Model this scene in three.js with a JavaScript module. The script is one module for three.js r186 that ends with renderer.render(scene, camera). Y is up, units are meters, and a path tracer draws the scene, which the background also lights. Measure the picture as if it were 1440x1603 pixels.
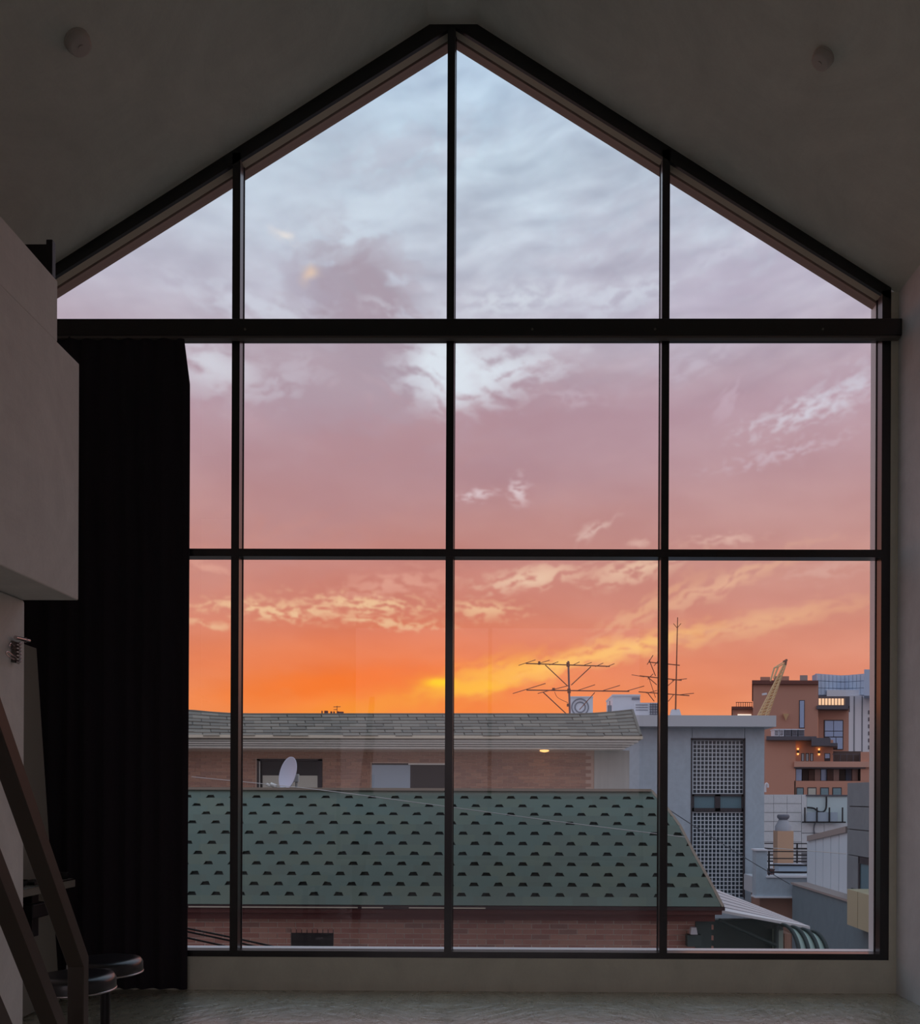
import * as THREE from 'three';
import { RoundedBoxGeometry } from 'three/addons/geometries/RoundedBoxGeometry.js';
import { mergeGeometries } from 'three/addons/utils/BufferGeometryUtils.js';
import { createNoise2D } from 'simplex-noise';

// ------------------------------------------------------------------ camera, sky, exposure
const scene = new THREE.Scene();
const F = 1440, VX = 782.6, VY = 1245, EYE = 1.4, YAW = 0.0086, ROLL = 0.004;
const camera = new THREE.PerspectiveCamera(2 * Math.atan(801.5 / F) * 180 / Math.PI, 1440 / 1603, 0.05, 3000);
camera.position.set(0, EYE, 0);
camera.rotation.set(0, YAW, ROLL, 'YXZ');
camera.setViewOffset(1440, 1603, 720 - VX, 801.5 - VY, 1440, 1603);
camera.updateMatrixWorld(true);
const EXPOSURE = 1.1;
const renderer = new THREE.WebGLRenderer();
renderer.toneMapping = THREE.LinearToneMapping;
renderer.toneMappingExposure = EXPOSURE;
renderer.shadowMap.enabled = true;

const TURN = new THREE.Matrix4().makeRotationFromEuler(camera.rotation);
// surveyed point: where the ray through a picture point meets the plane at distance d down the room's axis (metres)
function at(px, py, d) {
  const v = new THREE.Vector3((px - VX) / F, (VY - py) / F, -1).applyMatrix4(TURN);
  return v.multiplyScalar(-d / v.z).add(new THREE.Vector3(0, EYE, 0));
}
function rng(seed) { return () => { seed = (seed + 0x6d2b79f5) | 0; let t = Math.imul(seed ^ (seed >>> 15), 1 | seed); t = (t + Math.imul(t ^ (t >>> 7), 61 | t)) ^ t; return ((t ^ (t >>> 14)) >>> 0) / 4294967296; }; }
const clamp = (x, a = 0, b = 1) => Math.min(b, Math.max(a, x));
const smooth = (a, b, x) => { const t = clamp((x - a) / (b - a)); return t * t * (3 - 2 * t); };
const mix = (a, b, t) => a + (b - a) * t;
const noise = createNoise2D(rng(7));
function fbm(x, y, n) { let s = 0, a = 0.5; for (let i = 0; i < n; i++) { s += a * noise(x, y); x = x * 2.03 + 11.3; y = y * 2.03 - 4.7; a *= 0.5; } return s; }

{ // dusk sky with broken cloud, computed for every direction
  const W = 4096, H = 2048, data = new Uint8Array(W * H * 4);
  const D = 180 / Math.PI;
  const glowStops = [[0, 244, 142, 54], [3, 243, 138, 54], [5.5, 242, 130, 58], [7.7, 233, 122, 70], [9.7, 219, 124, 92], [11.6, 204, 127, 108], [13.5, 196, 128, 116], [15.3, 187, 131, 124], [19, 176, 137, 142], [22.4, 174, 145, 156], [25.4, 178, 166, 178], [27.7, 186, 186, 200], [30.4, 188, 195, 209], [34.6, 185, 200, 215], [38.5, 178, 198, 219], [50, 178, 198, 220], [90, 174, 195, 220]];
  const sideStops = [[0, 226, 146, 112], [3, 224, 144, 112], [5.5, 222, 140, 112], [7.7, 216, 139, 116], [9.7, 208, 139, 120], [11.6, 200, 140, 128], [13.5, 196, 142, 132], [15.3, 191, 144, 140], [19, 184, 148, 154], [22.4, 180, 152, 165], [25.4, 178, 164, 178], [27.7, 183, 178, 194], [30.4, 185, 190, 205], [34.6, 184, 196, 212], [38.5, 178, 195, 216], [50, 178, 198, 220], [90, 174, 195, 220]];
  const duskStops = [[0, 190, 172, 176], [10, 186, 172, 180], [22, 182, 176, 190], [35, 182, 190, 206], [50, 178, 198, 220], [90, 174, 195, 220]];
  const pick = (stops, el, out) => { let i = 1; while (i < stops.length - 1 && stops[i][0] < el) i++; const a = stops[i - 1], b = stops[i], t = clamp((el - a[0]) / (b[0] - a[0])); for (let c = 0; c < 3; c++) out[c] = mix(a[c + 1], b[c + 1], t); };
  const dir = (px, py) => { const v = at(px, py, 1).sub(new THREE.Vector3(0, EYE, 0)).normalize(); return [Math.atan2(v.x, -v.z) * D, Math.asin(v.y) * D]; };
  // clouds: centre (surveyed), half length and half height in degrees, tilt, strength, colour, streak scale, threshold
  const clouds = [];
  const cloud = (px, py, rx, ry, tilt, amp, color, sc = 1, th = 0.1, soft = 0.35) => { const [a, e] = dir(px, py); clouds.push({ a, e, rx: rx / 25, ry: ry / 25, c: Math.cos(tilt), s: Math.sin(tilt), amp, color, sc, th, soft }); };
  const white = [214, 221, 230], cream = [230, 186, 146], gold = [250, 196, 92], mauve = [164, 153, 166], pink = [178, 138, 146], yellow = [255, 226, 36], lilac = [172, 165, 182], blush = [226, 170, 150];
  // grey mauve tower of cloud and its skirt
  cloud(555, 470, 75, 62, 0, 1.6, mauve, 0.5, -0.35, 0.3);
  cloud(600, 540, 85, 60, 0.5, 1.5, [166, 151, 164], 0.5, -0.4, 0.3);
  cloud(505, 600, 150, 55, 0, 0.8, [170, 150, 162], 0.5, -0.5, 0.6);
  cloud(480, 450, 55, 34, 0.3, 0.5, lilac, 0.6, -0.3, 0.5);
  cloud(1150, 450, 150, 70, -0.2, 0.55, [176, 164, 184], 0.6, -0.4, 0.8);
  cloud(950, 400, 150, 60, -0.2, 0.4, lilac, 0.8, -0.3, 0.7);
  cloud(640, 240, 130, 30, -0.2, 0.35, lilac, 0.9, -0.2, 0.7);
  cloud(860, 680, 260, 60, -0.1, 0.5, [172, 138, 148], 0.6, -0.5, 0.8);
  cloud(560, 760, 230, 70, -0.35, 0.5, [176, 134, 138], 0.6, -0.4, 0.8);
  cloud(860, 840, 160, 40, -0.1, 0.4, [184, 132, 126], 0.6, -0.4, 0.8);
  // white breaks
  cloud(700, 575, 62, 48, 0.25, 1.25, white, 0.8, -0.28, 0.45);
  cloud(770, 580, 110, 34, -0.1, 0.9, white, 0.9, -0.1, 0.5);
  cloud(720, 610, 80, 20, 0.1, 0.6, white, 1.1, 0, 0.5);
  cloud(330, 575, 70, 34, 0.1, 0.7, white, 0.7, -0.25, 0.6);
  cloud(440, 600, 70, 26, -0.4, 0.5, [196, 192, 204], 1, 0, 0.5);
  cloud(600, 480, 34, 14, 0.2, 0.5, white, 1, 0, 0.5);
  cloud(1260, 645, 95, 20, -0.2, 0.85, [206, 202, 213], 1.9, 0.06, 0.5);
  cloud(1225, 710, 100, 13, -0.15, 0.6, [202, 186, 198], 2.0, 0.06, 0.5);
  cloud(1320, 610, 60, 24, -0.3, 0.7, [204, 206, 218], 1.1, 0, 0.5);
  cloud(1090, 570, 60, 18, -0.3, 0.5, [196, 186, 200], 1.2, 0.05, 0.5);
  cloud(1140, 625, 30, 16, -0.9, 0.4, [200, 180, 195], 1.3, 0.05, 0.5);
  cloud(900, 622, 50, 12, 0.1, 0.5, [196, 180, 192], 1.3, 0, 0.5);
  cloud(745, 775, 34, 10, -0.15, 0.9, [216, 198, 202], 2.2, -0.02, 0.5);
  cloud(812, 768, 15, 20, 0.1, 0.9, [216, 198, 202], 2.2, -0.02, 0.5);
  cloud(930, 832, 34, 9, -0.5, 0.8, [218, 190, 180], 1.5, -0.05, 0.4);
  cloud(1130, 845, 60, 9, 0, 0.7, [222, 184, 170], 1.6, 0.05, 0.4);
  cloud(1000, 850, 20, 7, 0, 0.6, [222, 184, 170], 1.6, 0, 0.4);
  cloud(445, 369, 16, 7, 0.3, 0.9, [226, 218, 214], 1.4, -0.3, 0.4);
  cloud(482, 429, 9, 11, 0.3, 0.8, [224, 196, 174], 0.9, -0.6, 0.4);
  cloud(980, 460, 90, 22, -0.15, 0.7, [206, 212, 224], 1.2, 0, 0.5);
  cloud(800, 470, 110, 20, -0.1, 0.8, [208, 214, 224], 1.2, 0, 0.5);
  cloud(400, 480, 120, 24, 0.1, 0.6, [206, 212, 224], 1, -0.05, 0.5);
  cloud(560, 350, 120, 40, -0.3, 0.5, [202, 214, 226], 1, -0.05, 0.6);
  cloud(1140, 390, 70, 12, -0.2, 0.5, [204, 206, 220], 1.2, 0, 0.5);
  // cream streaks low down
  cloud(430, 955, 130, 15, 0.02, 1.1, cream, 1.9, 0.06, 0.42);
  cloud(570, 945, 100, 17, 0.05, 1.1, cream, 2.1, 0.06, 0.42);
  cloud(600, 975, 110, 8, 0.05, 0.95, cream, 2.0, 0.02, 0.42);
  cloud(760, 955, 60, 14, 0, 0.9, cream, 1.6, 0, 0.35);
  cloud(330, 978, 45, 6, 0, 0.8, cream, 1.6, -0.05, 0.35);
  cloud(330, 890, 40, 8, 0.3, 0.5, blush, 1.5, 0, 0.4);
  cloud(620, 915, 90, 20, -0.1, 0.6, blush, 1.3, 0, 0.4);
  cloud(830, 905, 90, 16, -0.15, 1.0, [226, 188, 162], 1.4, -0.05, 0.4);
  cloud(1000, 890, 80, 18, -0.2, 0.9, [226, 188, 162], 1.4, -0.05, 0.4);
  cloud(1130, 915, 120, 16, -0.35, 0.7, [226, 178, 146], 1.3, -0.08, 0.4);
  cloud(1010, 955, 90, 16, -0.5, 0.6, [228, 176, 136], 1.3, -0.08, 0.4);
  cloud(1290, 895, 60, 16, -0.1, 0.5, [214, 172, 160], 1.4, 0, 0.5);
  // the gold band over the set sun
  cloud(1190, 975, 150, 17, -0.16, 0.7, [228, 176, 134], 1.1, -0.25, 0.5);
  cloud(990, 1012, 110, 17, -0.2, 0.9, [244, 190, 118], 1.3, -0.25, 0.5);
  cloud(850, 1046, 110, 17, -0.22, 0.95, [249, 192, 102], 1.2, -0.3, 0.5);
  cloud(760, 1060, 95, 24, -0.25, 0.9, [246, 176, 72], 1.0, -0.4, 0.6);
  cloud(735, 1078, 80, 9, -0.1, 0.7, [252, 196, 60], 1.3, -0.3, 0.4);
  cloud(686, 1069, 24, 9, -0.08, 1.25, yellow, 0.8, -0.7, 0.4);
  cloud(600, 1102, 130, 22, -0.2, 0.6, [240, 152, 48], 0.6, -0.7, 0.8);
  cloud(520, 1070, 150, 22, -0.12, 0.5, [246, 112, 30], 0.5, -0.7, 0.8);
  cloud(480, 1020, 220, 26, -0.1, 0.15, [236, 118, 60], 0.5, -0.7, 0.8);
  const rgb = [0, 0, 0], g = [0, 0, 0], s = [0, 0, 0], d = [0, 0, 0];
  const glowAt = dir(640, 1100)[0];
  for (let row = 0; row < H; row++) {
    const el = ((row + 0.5) / H - 0.5) * 180;
    if (el > 0) { pick(glowStops, el, g); pick(sideStops, el, s); pick(duskStops, el, d); }
    for (let col = 0; col < W; col++) {
      const i = (row * W + col) * 4;
      data[i + 3] = 255;
      if (el <= 0) { data[i] = 92; data[i + 1] = 86; data[i + 2] = 86; continue; }
      let az = ((col + 0.5) / W - 0.25) * 360;
      if (az > 180) az -= 360;
      const off = Math.abs(az - glowAt), near = Math.exp(-Math.pow(off / 17, 2)), far = smooth(40, 115, off) * (1 - smooth(45, 75, el));
      for (let c = 0; c < 3; c++) rgb[c] = mix(mix(s[c], g[c], near), d[c], far);
      // thin broken cloud everywhere, in long bands; closer together near the horizon
      const k = 1 / (0.25 + el / 40), wx = az * 0.09, wy = el * 0.22 * (0.7 + 0.5 * k);
      const close = off < 60 && el < 48, n = fbm(wx + 0.03 * el, wy, close ? 5 : 3), high = smooth(20, 30, el);
      const amount = mix(7, 15, high) * n;
      rgb[0] += amount * 0.9; rgb[1] += amount * 1.15; rgb[2] += amount * 1.1;
      if (close && high > 0) { // ripples in the high cloud
        const warp = noise(az * 0.12, el * 0.16) * 0.5, r = fbm((az + el * 0.3) * 0.13, (el - az * 0.14 + warp) * 0.62, 4) * high * (0.45 + 0.55 * smooth(-12, 0, az)) * 20;
        rgb[0] += r; rgb[1] += r * 1.05; rgb[2] += r * 0.95;
      }
      if (close) {
        const qx = az + 0.5 * fbm(az * 0.3, el * 0.45, 2), qy = el + 0.3 * fbm(az * 0.3 + 9, el * 0.5 + 5, 3);
        for (const q of clouds) {
          const da = qx - q.a, de = qy - q.e;
          if (Math.abs(da) > q.rx * 2.6 + 2.5 || Math.abs(de) > q.rx * 2.6 + 2.5) continue;
          const u = (da * q.c - de * q.s) / q.rx, v = (da * q.s + de * q.c) / q.ry, r = u * u + v * v;
          if (r > 6) continue;
          const f = fbm((da * q.c - de * q.s) * 0.42 * q.sc + q.a, (da * q.s + de * q.c) * 1.15 * q.sc + q.e, 5);
          const m = clamp(q.amp * Math.exp(-r * 0.9) * smooth(q.th - q.soft * 0.5, q.th + q.soft, f + 0.25 * (1 - r)), 0, 1);
          for (let c = 0; c < 3; c++) rgb[c] = mix(rgb[c], q.color[c], m);
        }
      }
      for (let c = 0; c < 3; c++) data[i + c] = clamp(rgb[c] + ((i * 7919 + c * 104729) % 13) / 13 - 0.5, 0, 255);
    }
  }
  const sky = new THREE.DataTexture(data, W, H, THREE.RGBAFormat);
  sky.colorSpace = THREE.SRGBColorSpace; sky.mapping = THREE.EquirectangularReflectionMapping; sky.magFilter = THREE.LinearFilter; sky.needsUpdate = true;
  scene.background = sky; scene.environment = sky;
}

// ------------------------------------------------------------------ helpers
const taken = new Map();
function numbered(name) { const n = taken.get(name) ?? 0; taken.set(name, n + 1); return n ? name + '_' + String(n).padStart(3, '0') : name; }
function dress(m) { m.castShadow = m.receiveShadow = true; return m; }
function plain(geos) { return [].concat(geos).map((g) => { g = g.index ? g.toNonIndexed() : g; for (const k of Object.keys(g.attributes)) if (!['position', 'normal', 'uv'].includes(k)) g.deleteAttribute(k); if (!g.attributes.uv) g.setAttribute('uv', new THREE.BufferAttribute(new Float32Array(g.attributes.position.count * 2), 2)); return g; }); }
function merged(geos) { const l = plain(geos); return l.length === 1 ? l[0] : mergeGeometries(l); }
function part(name, geos, material, parent) { const m = dress(new THREE.Mesh(Array.isArray(geos) ? merged(geos) : geos, material)); m.name = name; parent.add(m); return m; }
function thing(name, label, category, group, pos) { const o = new THREE.Group(); o.name = numbered(name); o.userData = { label, category }; if (group) o.userData.group = group; if (pos) o.position.copy(pos); scene.add(o); return o; }
function single(name, geos, material, label, category, group) { const m = part(numbered(name), geos, material, scene); m.userData = { label, category }; if (group) m.userData.group = group; return m; }
function structure(name, geos, material, label, category) { const m = geos ? part(name, geos, material, scene) : new THREE.Group(); m.name = name; m.userData = { kind: 'structure', label, category }; scene.add(m); return m; }
function metres(g, k = 1) { // uv in metres by the main direction of each face
  g = g.index ? g.toNonIndexed() : g; g.computeVertexNormals(); const p = g.attributes.position, n = g.attributes.normal, uv = new Float32Array(p.count * 2);
  for (let i = 0; i < p.count; i++) { const a = Math.abs(n.getX(i)), b = Math.abs(n.getY(i)), c = Math.abs(n.getZ(i)); const q = a > b && a > c ? [p.getZ(i), p.getY(i)] : b > c ? [p.getX(i), p.getZ(i)] : [p.getX(i), p.getY(i)]; uv[i * 2] = q[0] * k; uv[i * 2 + 1] = q[1] * k; }
  g.setAttribute('uv', new THREE.BufferAttribute(uv, 2)); return g;
}
const box = (x0, x1, y0, y1, z0, z1) => new THREE.BoxGeometry(Math.abs(x1 - x0), Math.abs(y1 - y0), Math.abs(z1 - z0)).translate((x0 + x1) / 2, (y0 + y1) / 2, (z0 + z1) / 2);
const rbox = (x0, x1, y0, y1, z0, z1, r = 0.01) => new RoundedBoxGeometry(Math.abs(x1 - x0), Math.abs(y1 - y0), Math.abs(z1 - z0), 2, r).translate((x0 + x1) / 2, (y0 + y1) / 2, (z0 + z1) / 2);
// box whose front face covers a surveyed rectangle at distance d and reaches back by deep; deep far blocks widen towards the back
function facing(x0, y0, x1, y1, d, deep) { const m = (y0 + y1) / 2, c = (x0 + x1) / 2; if (deep >= 3 && d > 40) { const a = at(x0, m, d).x, b = at(x1, m, d).x, lo = at(c, y1, d).y, hi = at(c, y0, d).y, k = 1 + deep / d; const g = new THREE.BoxGeometry(1, hi - lo, deep).translate(0, (hi + lo) / 2, -d - deep / 2), p = g.attributes.position; for (let i = 0; i < p.count; i++) p.setX(i, (p.getX(i) < 0 ? a : b) * (p.getZ(i) < -d - deep / 2 ? k : 1)); g.computeVertexNormals(); return g; } return box(at(x0, m, d).x, at(x1, m, d).x, at(c, y1, d).y, at(c, y0, d).y, -d, -d - deep); }
function hexa(a, b, c, d, offset) { // four corners in turn and the same four moved by offset
  const q = [a, b, c, d], r = q.map((v) => v.clone().add(offset)), v = [];
  const quad = (...l) => { for (const i of [0, 1, 2, 0, 2, 3]) v.push(l[i].x, l[i].y, l[i].z); };
  quad(...q); quad(r[3], r[2], r[1], r[0]);
  for (let i = 0; i < 4; i++) { const j = (i + 1) % 4; quad(q[i], r[i], r[j], q[j]); }
  const g = new THREE.BufferGeometry(); g.setAttribute('position', new THREE.Float32BufferAttribute(v, 3)); g.computeVertexNormals(); return metres(g);
}
function prism(points, z0, z1) { const s = new THREE.Shape(points.map(([x, y]) => new THREE.Vector2(x, y))); return new THREE.ExtrudeGeometry(s, { depth: Math.abs(z1 - z0), bevelEnabled: false }).translate(0, 0, Math.min(z0, z1)); }
function rod(a, b, r, r2 = r, n = 8) { const g = new THREE.CylinderGeometry(r2, r, a.distanceTo(b), n); g.applyQuaternion(new THREE.Quaternion().setFromUnitVectors(new THREE.Vector3(0, 1, 0), b.clone().sub(a).normalize())); const m = a.clone().add(b).multiplyScalar(0.5); return g.translate(m.x, m.y, m.z); }
function bar(a, b, w, h) { const g = new THREE.BoxGeometry(w, a.distanceTo(b), h); g.applyQuaternion(new THREE.Quaternion().setFromUnitVectors(new THREE.Vector3(0, 1, 0), b.clone().sub(a).normalize())); const m = a.clone().add(b).multiplyScalar(0.5); return g.translate(m.x, m.y, m.z); }
const tube = (pts, r, n = 24, k = 6) => new THREE.TubeGeometry(new THREE.CatmullRomCurve3(pts), n, r, k);
const V = (x, y, z) => new THREE.Vector3(x, y, z);

// ------------------------------------------------------------------ materials
function grainTexture(size, fn, color = true) { const a = new Uint8Array(size * size * 4); for (let y = 0; y < size; y++) for (let x = 0; x < size; x++) { const v = fn(x / size, y / size), i = (y * size + x) * 4; if (Array.isArray(v)) { a[i] = v[0]; a[i + 1] = v[1]; a[i + 2] = v[2]; } else a[i] = a[i + 1] = a[i + 2] = clamp(v, 0, 255); a[i + 3] = 255; } const t = new THREE.DataTexture(a, size, size); t.wrapS = t.wrapT = THREE.RepeatWrapping; t.magFilter = THREE.LinearFilter; if (color) t.colorSpace = THREE.SRGBColorSpace; t.needsUpdate = true; return t; }
const ring = (u, v, k, n) => { const a = u * Math.PI * 2, b = v * Math.PI * 2; let s = 0, w = 0.5; for (let i = 0; i < n; i++) { s += w * (noise(Math.cos(a) * k + 3 * i, Math.sin(a) * k + Math.cos(b) * k) + noise(Math.sin(a) * k + 5, Math.sin(b) * k + 7 * i)) * 0.5; k *= 2; w *= 0.55; } return s; };
const plasterTone = grainTexture(512, (u, v) => 236 + 14 * ring(u, v, 1.2, 5) + 5 * ring(u, v, 14, 3));
const plasterBump = grainTexture(512, (u, v) => 128 + 60 * ring(u, v, 2, 6) + 40 * ring(u, v, 18, 3), false);
const floorTone = grainTexture(1024, (u, v) => { const n = ring(u, v, 1.5, 6), f = ring(u, v * 1, 12, 4); return [222 + 42 * n + 20 * f, 220 + 40 * n + 20 * f, 208 + 36 * n + 20 * f]; });
const floorRough = grainTexture(512, (u, v) => 150 + 90 * ring(u, v, 2.5, 6) + 30 * ring(u, v, 16, 3), false);
const floorWave = grainTexture(1024, (u, v) => 128 + 95 * ring(u, v, 2.2, 3) + 26 * ring(u, v, 14, 3), false);
const tex = (t, k) => { const c = t.clone(); c.repeat.set(k, k); c.needsUpdate = true; return c; };
const srgb = (r, g, b) => new THREE.Color().setRGB(r / 255, g / 255, b / 255, THREE.SRGBColorSpace);
const std = (r, g, b, roughness = 0.85, o = {}) => new THREE.MeshStandardMaterial({ color: srgb(r, g, b), roughness, ...o });
const phys = (r, g, b, roughness, o) => new THREE.MeshPhysicalMaterial({ color: srgb(r, g, b), roughness, ...o });
const plasterOf = (r, g, b) => std(r, g, b, 0.9, { map: tex(plasterTone, 0.5), bumpMap: tex(plasterBump, 0.8), bumpScale: 0.003 });
const M = {
  wall: plasterOf(238, 241, 240), ceiling: plasterOf(235, 238, 224), plinth: plasterOf(234, 232, 212), loft: plasterOf(240, 238, 230),
  floor: phys(200, 195, 178, 0.5, { ior: 2.33, clearcoat: 1, clearcoatRoughness: 0.25, map: tex(floorTone, 0.4), roughnessMap: tex(floorRough, 0.6), bumpMap: tex(floorWave, 0.55), bumpScale: 0.03 }),
  frame: phys(17, 12, 14, 0.36, { clearcoat: 0.5, clearcoatRoughness: 0.15 }), bead: std(22, 16, 16, 0.8), reveal: std(196, 188, 166, 0.8), flashing: std(172, 148, 136, 0.6),
  white: std(236, 236, 236, 0.35), glass: phys(255, 255, 255, 0, { transmission: 1, thickness: 0, ior: 1.5 }),
  curtain: std(44, 37, 44, 1), track: std(104, 98, 92, 0.6), black: std(16, 15, 17, 0.5), chrome: std(200, 190, 190, 0.18, { metalness: 1 }),
  wood: std(68, 58, 50, 0.45), board: std(128, 124, 112, 0.85), seat: phys(20, 20, 24, 0.32, { clearcoat: 0.7, clearcoatRoughness: 0.2 }), detector: std(196, 188, 178, 0.6),
};

// ------------------------------------------------------------------ the room
const DW = 6.57;                                        // camera to window plane
const XR = 2.765, XL = -3.61, ZB = 1.6, ZW = -DW, FLAT = [at(672, 38, DW), at(747, 38, DW)], EAVE_R = at(1401, 457.6, DW), YA = (FLAT[0].y + FLAT[1].y) / 2;
const slopeR = (YA - EAVE_R.y) / (XR - FLAT[1].x), YE = EAVE_R.y, YL = YA - slopeR * (FLAT[0].x - XL);
const ceilingAt = (x) => x > FLAT[1].x ? YA - slopeR * (x - FLAT[1].x) : x < FLAT[0].x ? YA - slopeR * (FLAT[0].x - x) : YA;
const ZO = ZW - 0.2;                                     // outer face of the window wall
structure('floor', metres(box(XL - 0.3, XR + 0.3, -0.25, 0, ZB + 0.2, ZO + 0.05)), M.floor, 'smooth grey-brown concrete floor under the big window', 'floor');
structure('wall_right', metres(box(XR, XR + 0.25, 0, YE + 0.2, ZB, ZO + 0.05)), M.wall, 'plain grey plaster wall to the right of the window', 'wall');
structure('wall_left', metres(box(XL - 0.25, XL, 0, YL + 0.2, ZB, ZO + 0.05)), M.wall, 'plain plaster wall behind the loft at left', 'wall');
{
  const wx = [-2.8, 2.2], wy = [0.35, 4.2], z = [ZB, ZB + 0.25], out = [[XL - 0.25, 0], [XR + 0.25, 0], [XR + 0.25, YE + 0.3], [FLAT[1].x, YA + 0.3], [FLAT[0].x, YA + 0.3], [XL - 0.25, YL + 0.3]];
  const sh = new THREE.Shape(out.map(([x, y]) => new THREE.Vector2(x, y))); sh.holes.push(new THREE.Path([[wx[0], wy[0]], [wx[0], wy[1]], [wx[1], wy[1]], [wx[1], wy[0]]].map(([x, y]) => new THREE.Vector2(x, y))));
  structure('wall_back', metres(new THREE.ExtrudeGeometry(sh, { depth: 0.25, bevelEnabled: false }).translate(0, 0, ZB)), M.wall, 'plain plaster wall behind the viewer with a wide window', 'wall');
  const w = structure('window_2', null, null, 'wide window in the wall behind the viewer', 'window'), mx = (wx[0] + wx[1]) / 2;
  part('frame', [box(wx[0], wx[1], wy[0], wy[0] + 0.06, z[0] + 0.06, z[0] + 0.16), box(wx[0], wx[1], wy[1] - 0.06, wy[1], z[0] + 0.06, z[0] + 0.16), box(wx[0], wx[0] + 0.06, wy[0], wy[1], z[0] + 0.06, z[0] + 0.16), box(wx[1] - 0.06, wx[1], wy[0], wy[1], z[0] + 0.06, z[0] + 0.16), box(mx - 0.03, mx + 0.03, wy[0], wy[1], z[0] + 0.06, z[0] + 0.16)], M.frame, w);
  for (const [a, b] of [[wx[0] + 0.06, mx - 0.03], [mx + 0.03, wx[1] - 0.06]]) part('pane', new THREE.PlaneGeometry(b - a, wy[1] - wy[0] - 0.12).translate((a + b) / 2, (wy[0] + wy[1]) / 2, z[0] + 0.11), M.glass, w);
}
structure('ceiling', metres(prism([[XL - 0.3, YL - slopeR * 0.3], [FLAT[0].x, YA], [FLAT[1].x, YA], [XR + 0.3, YE - slopeR * 0.3], [XR + 0.3, YE + 0.3], [FLAT[1].x + 0.1, YA + 0.4], [FLAT[0].x - 0.1, YA + 0.4], [XL - 0.3, YL + 0.3]], ZB + 0.2, ZW - 0.02)), M.ceiling, 'plastered gable ceiling sloping down on both sides', 'ceiling');
const plinthTop = at(800, 1500, DW).y;
structure('wall_window', metres(mergeGeometries(plain([box(XL, XR, 0, plinthTop, ZW + 0.005, ZO), box(at(1392, 1200, DW).x, XR, plinthTop, YE, ZW + 0.004, ZO), box(XL, at(14, 1200, DW).x, plinthTop, YL, ZW + 0.004, ZO)]))), M.plinth, 'low beige plaster wall under the window frame', 'wall');

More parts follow.
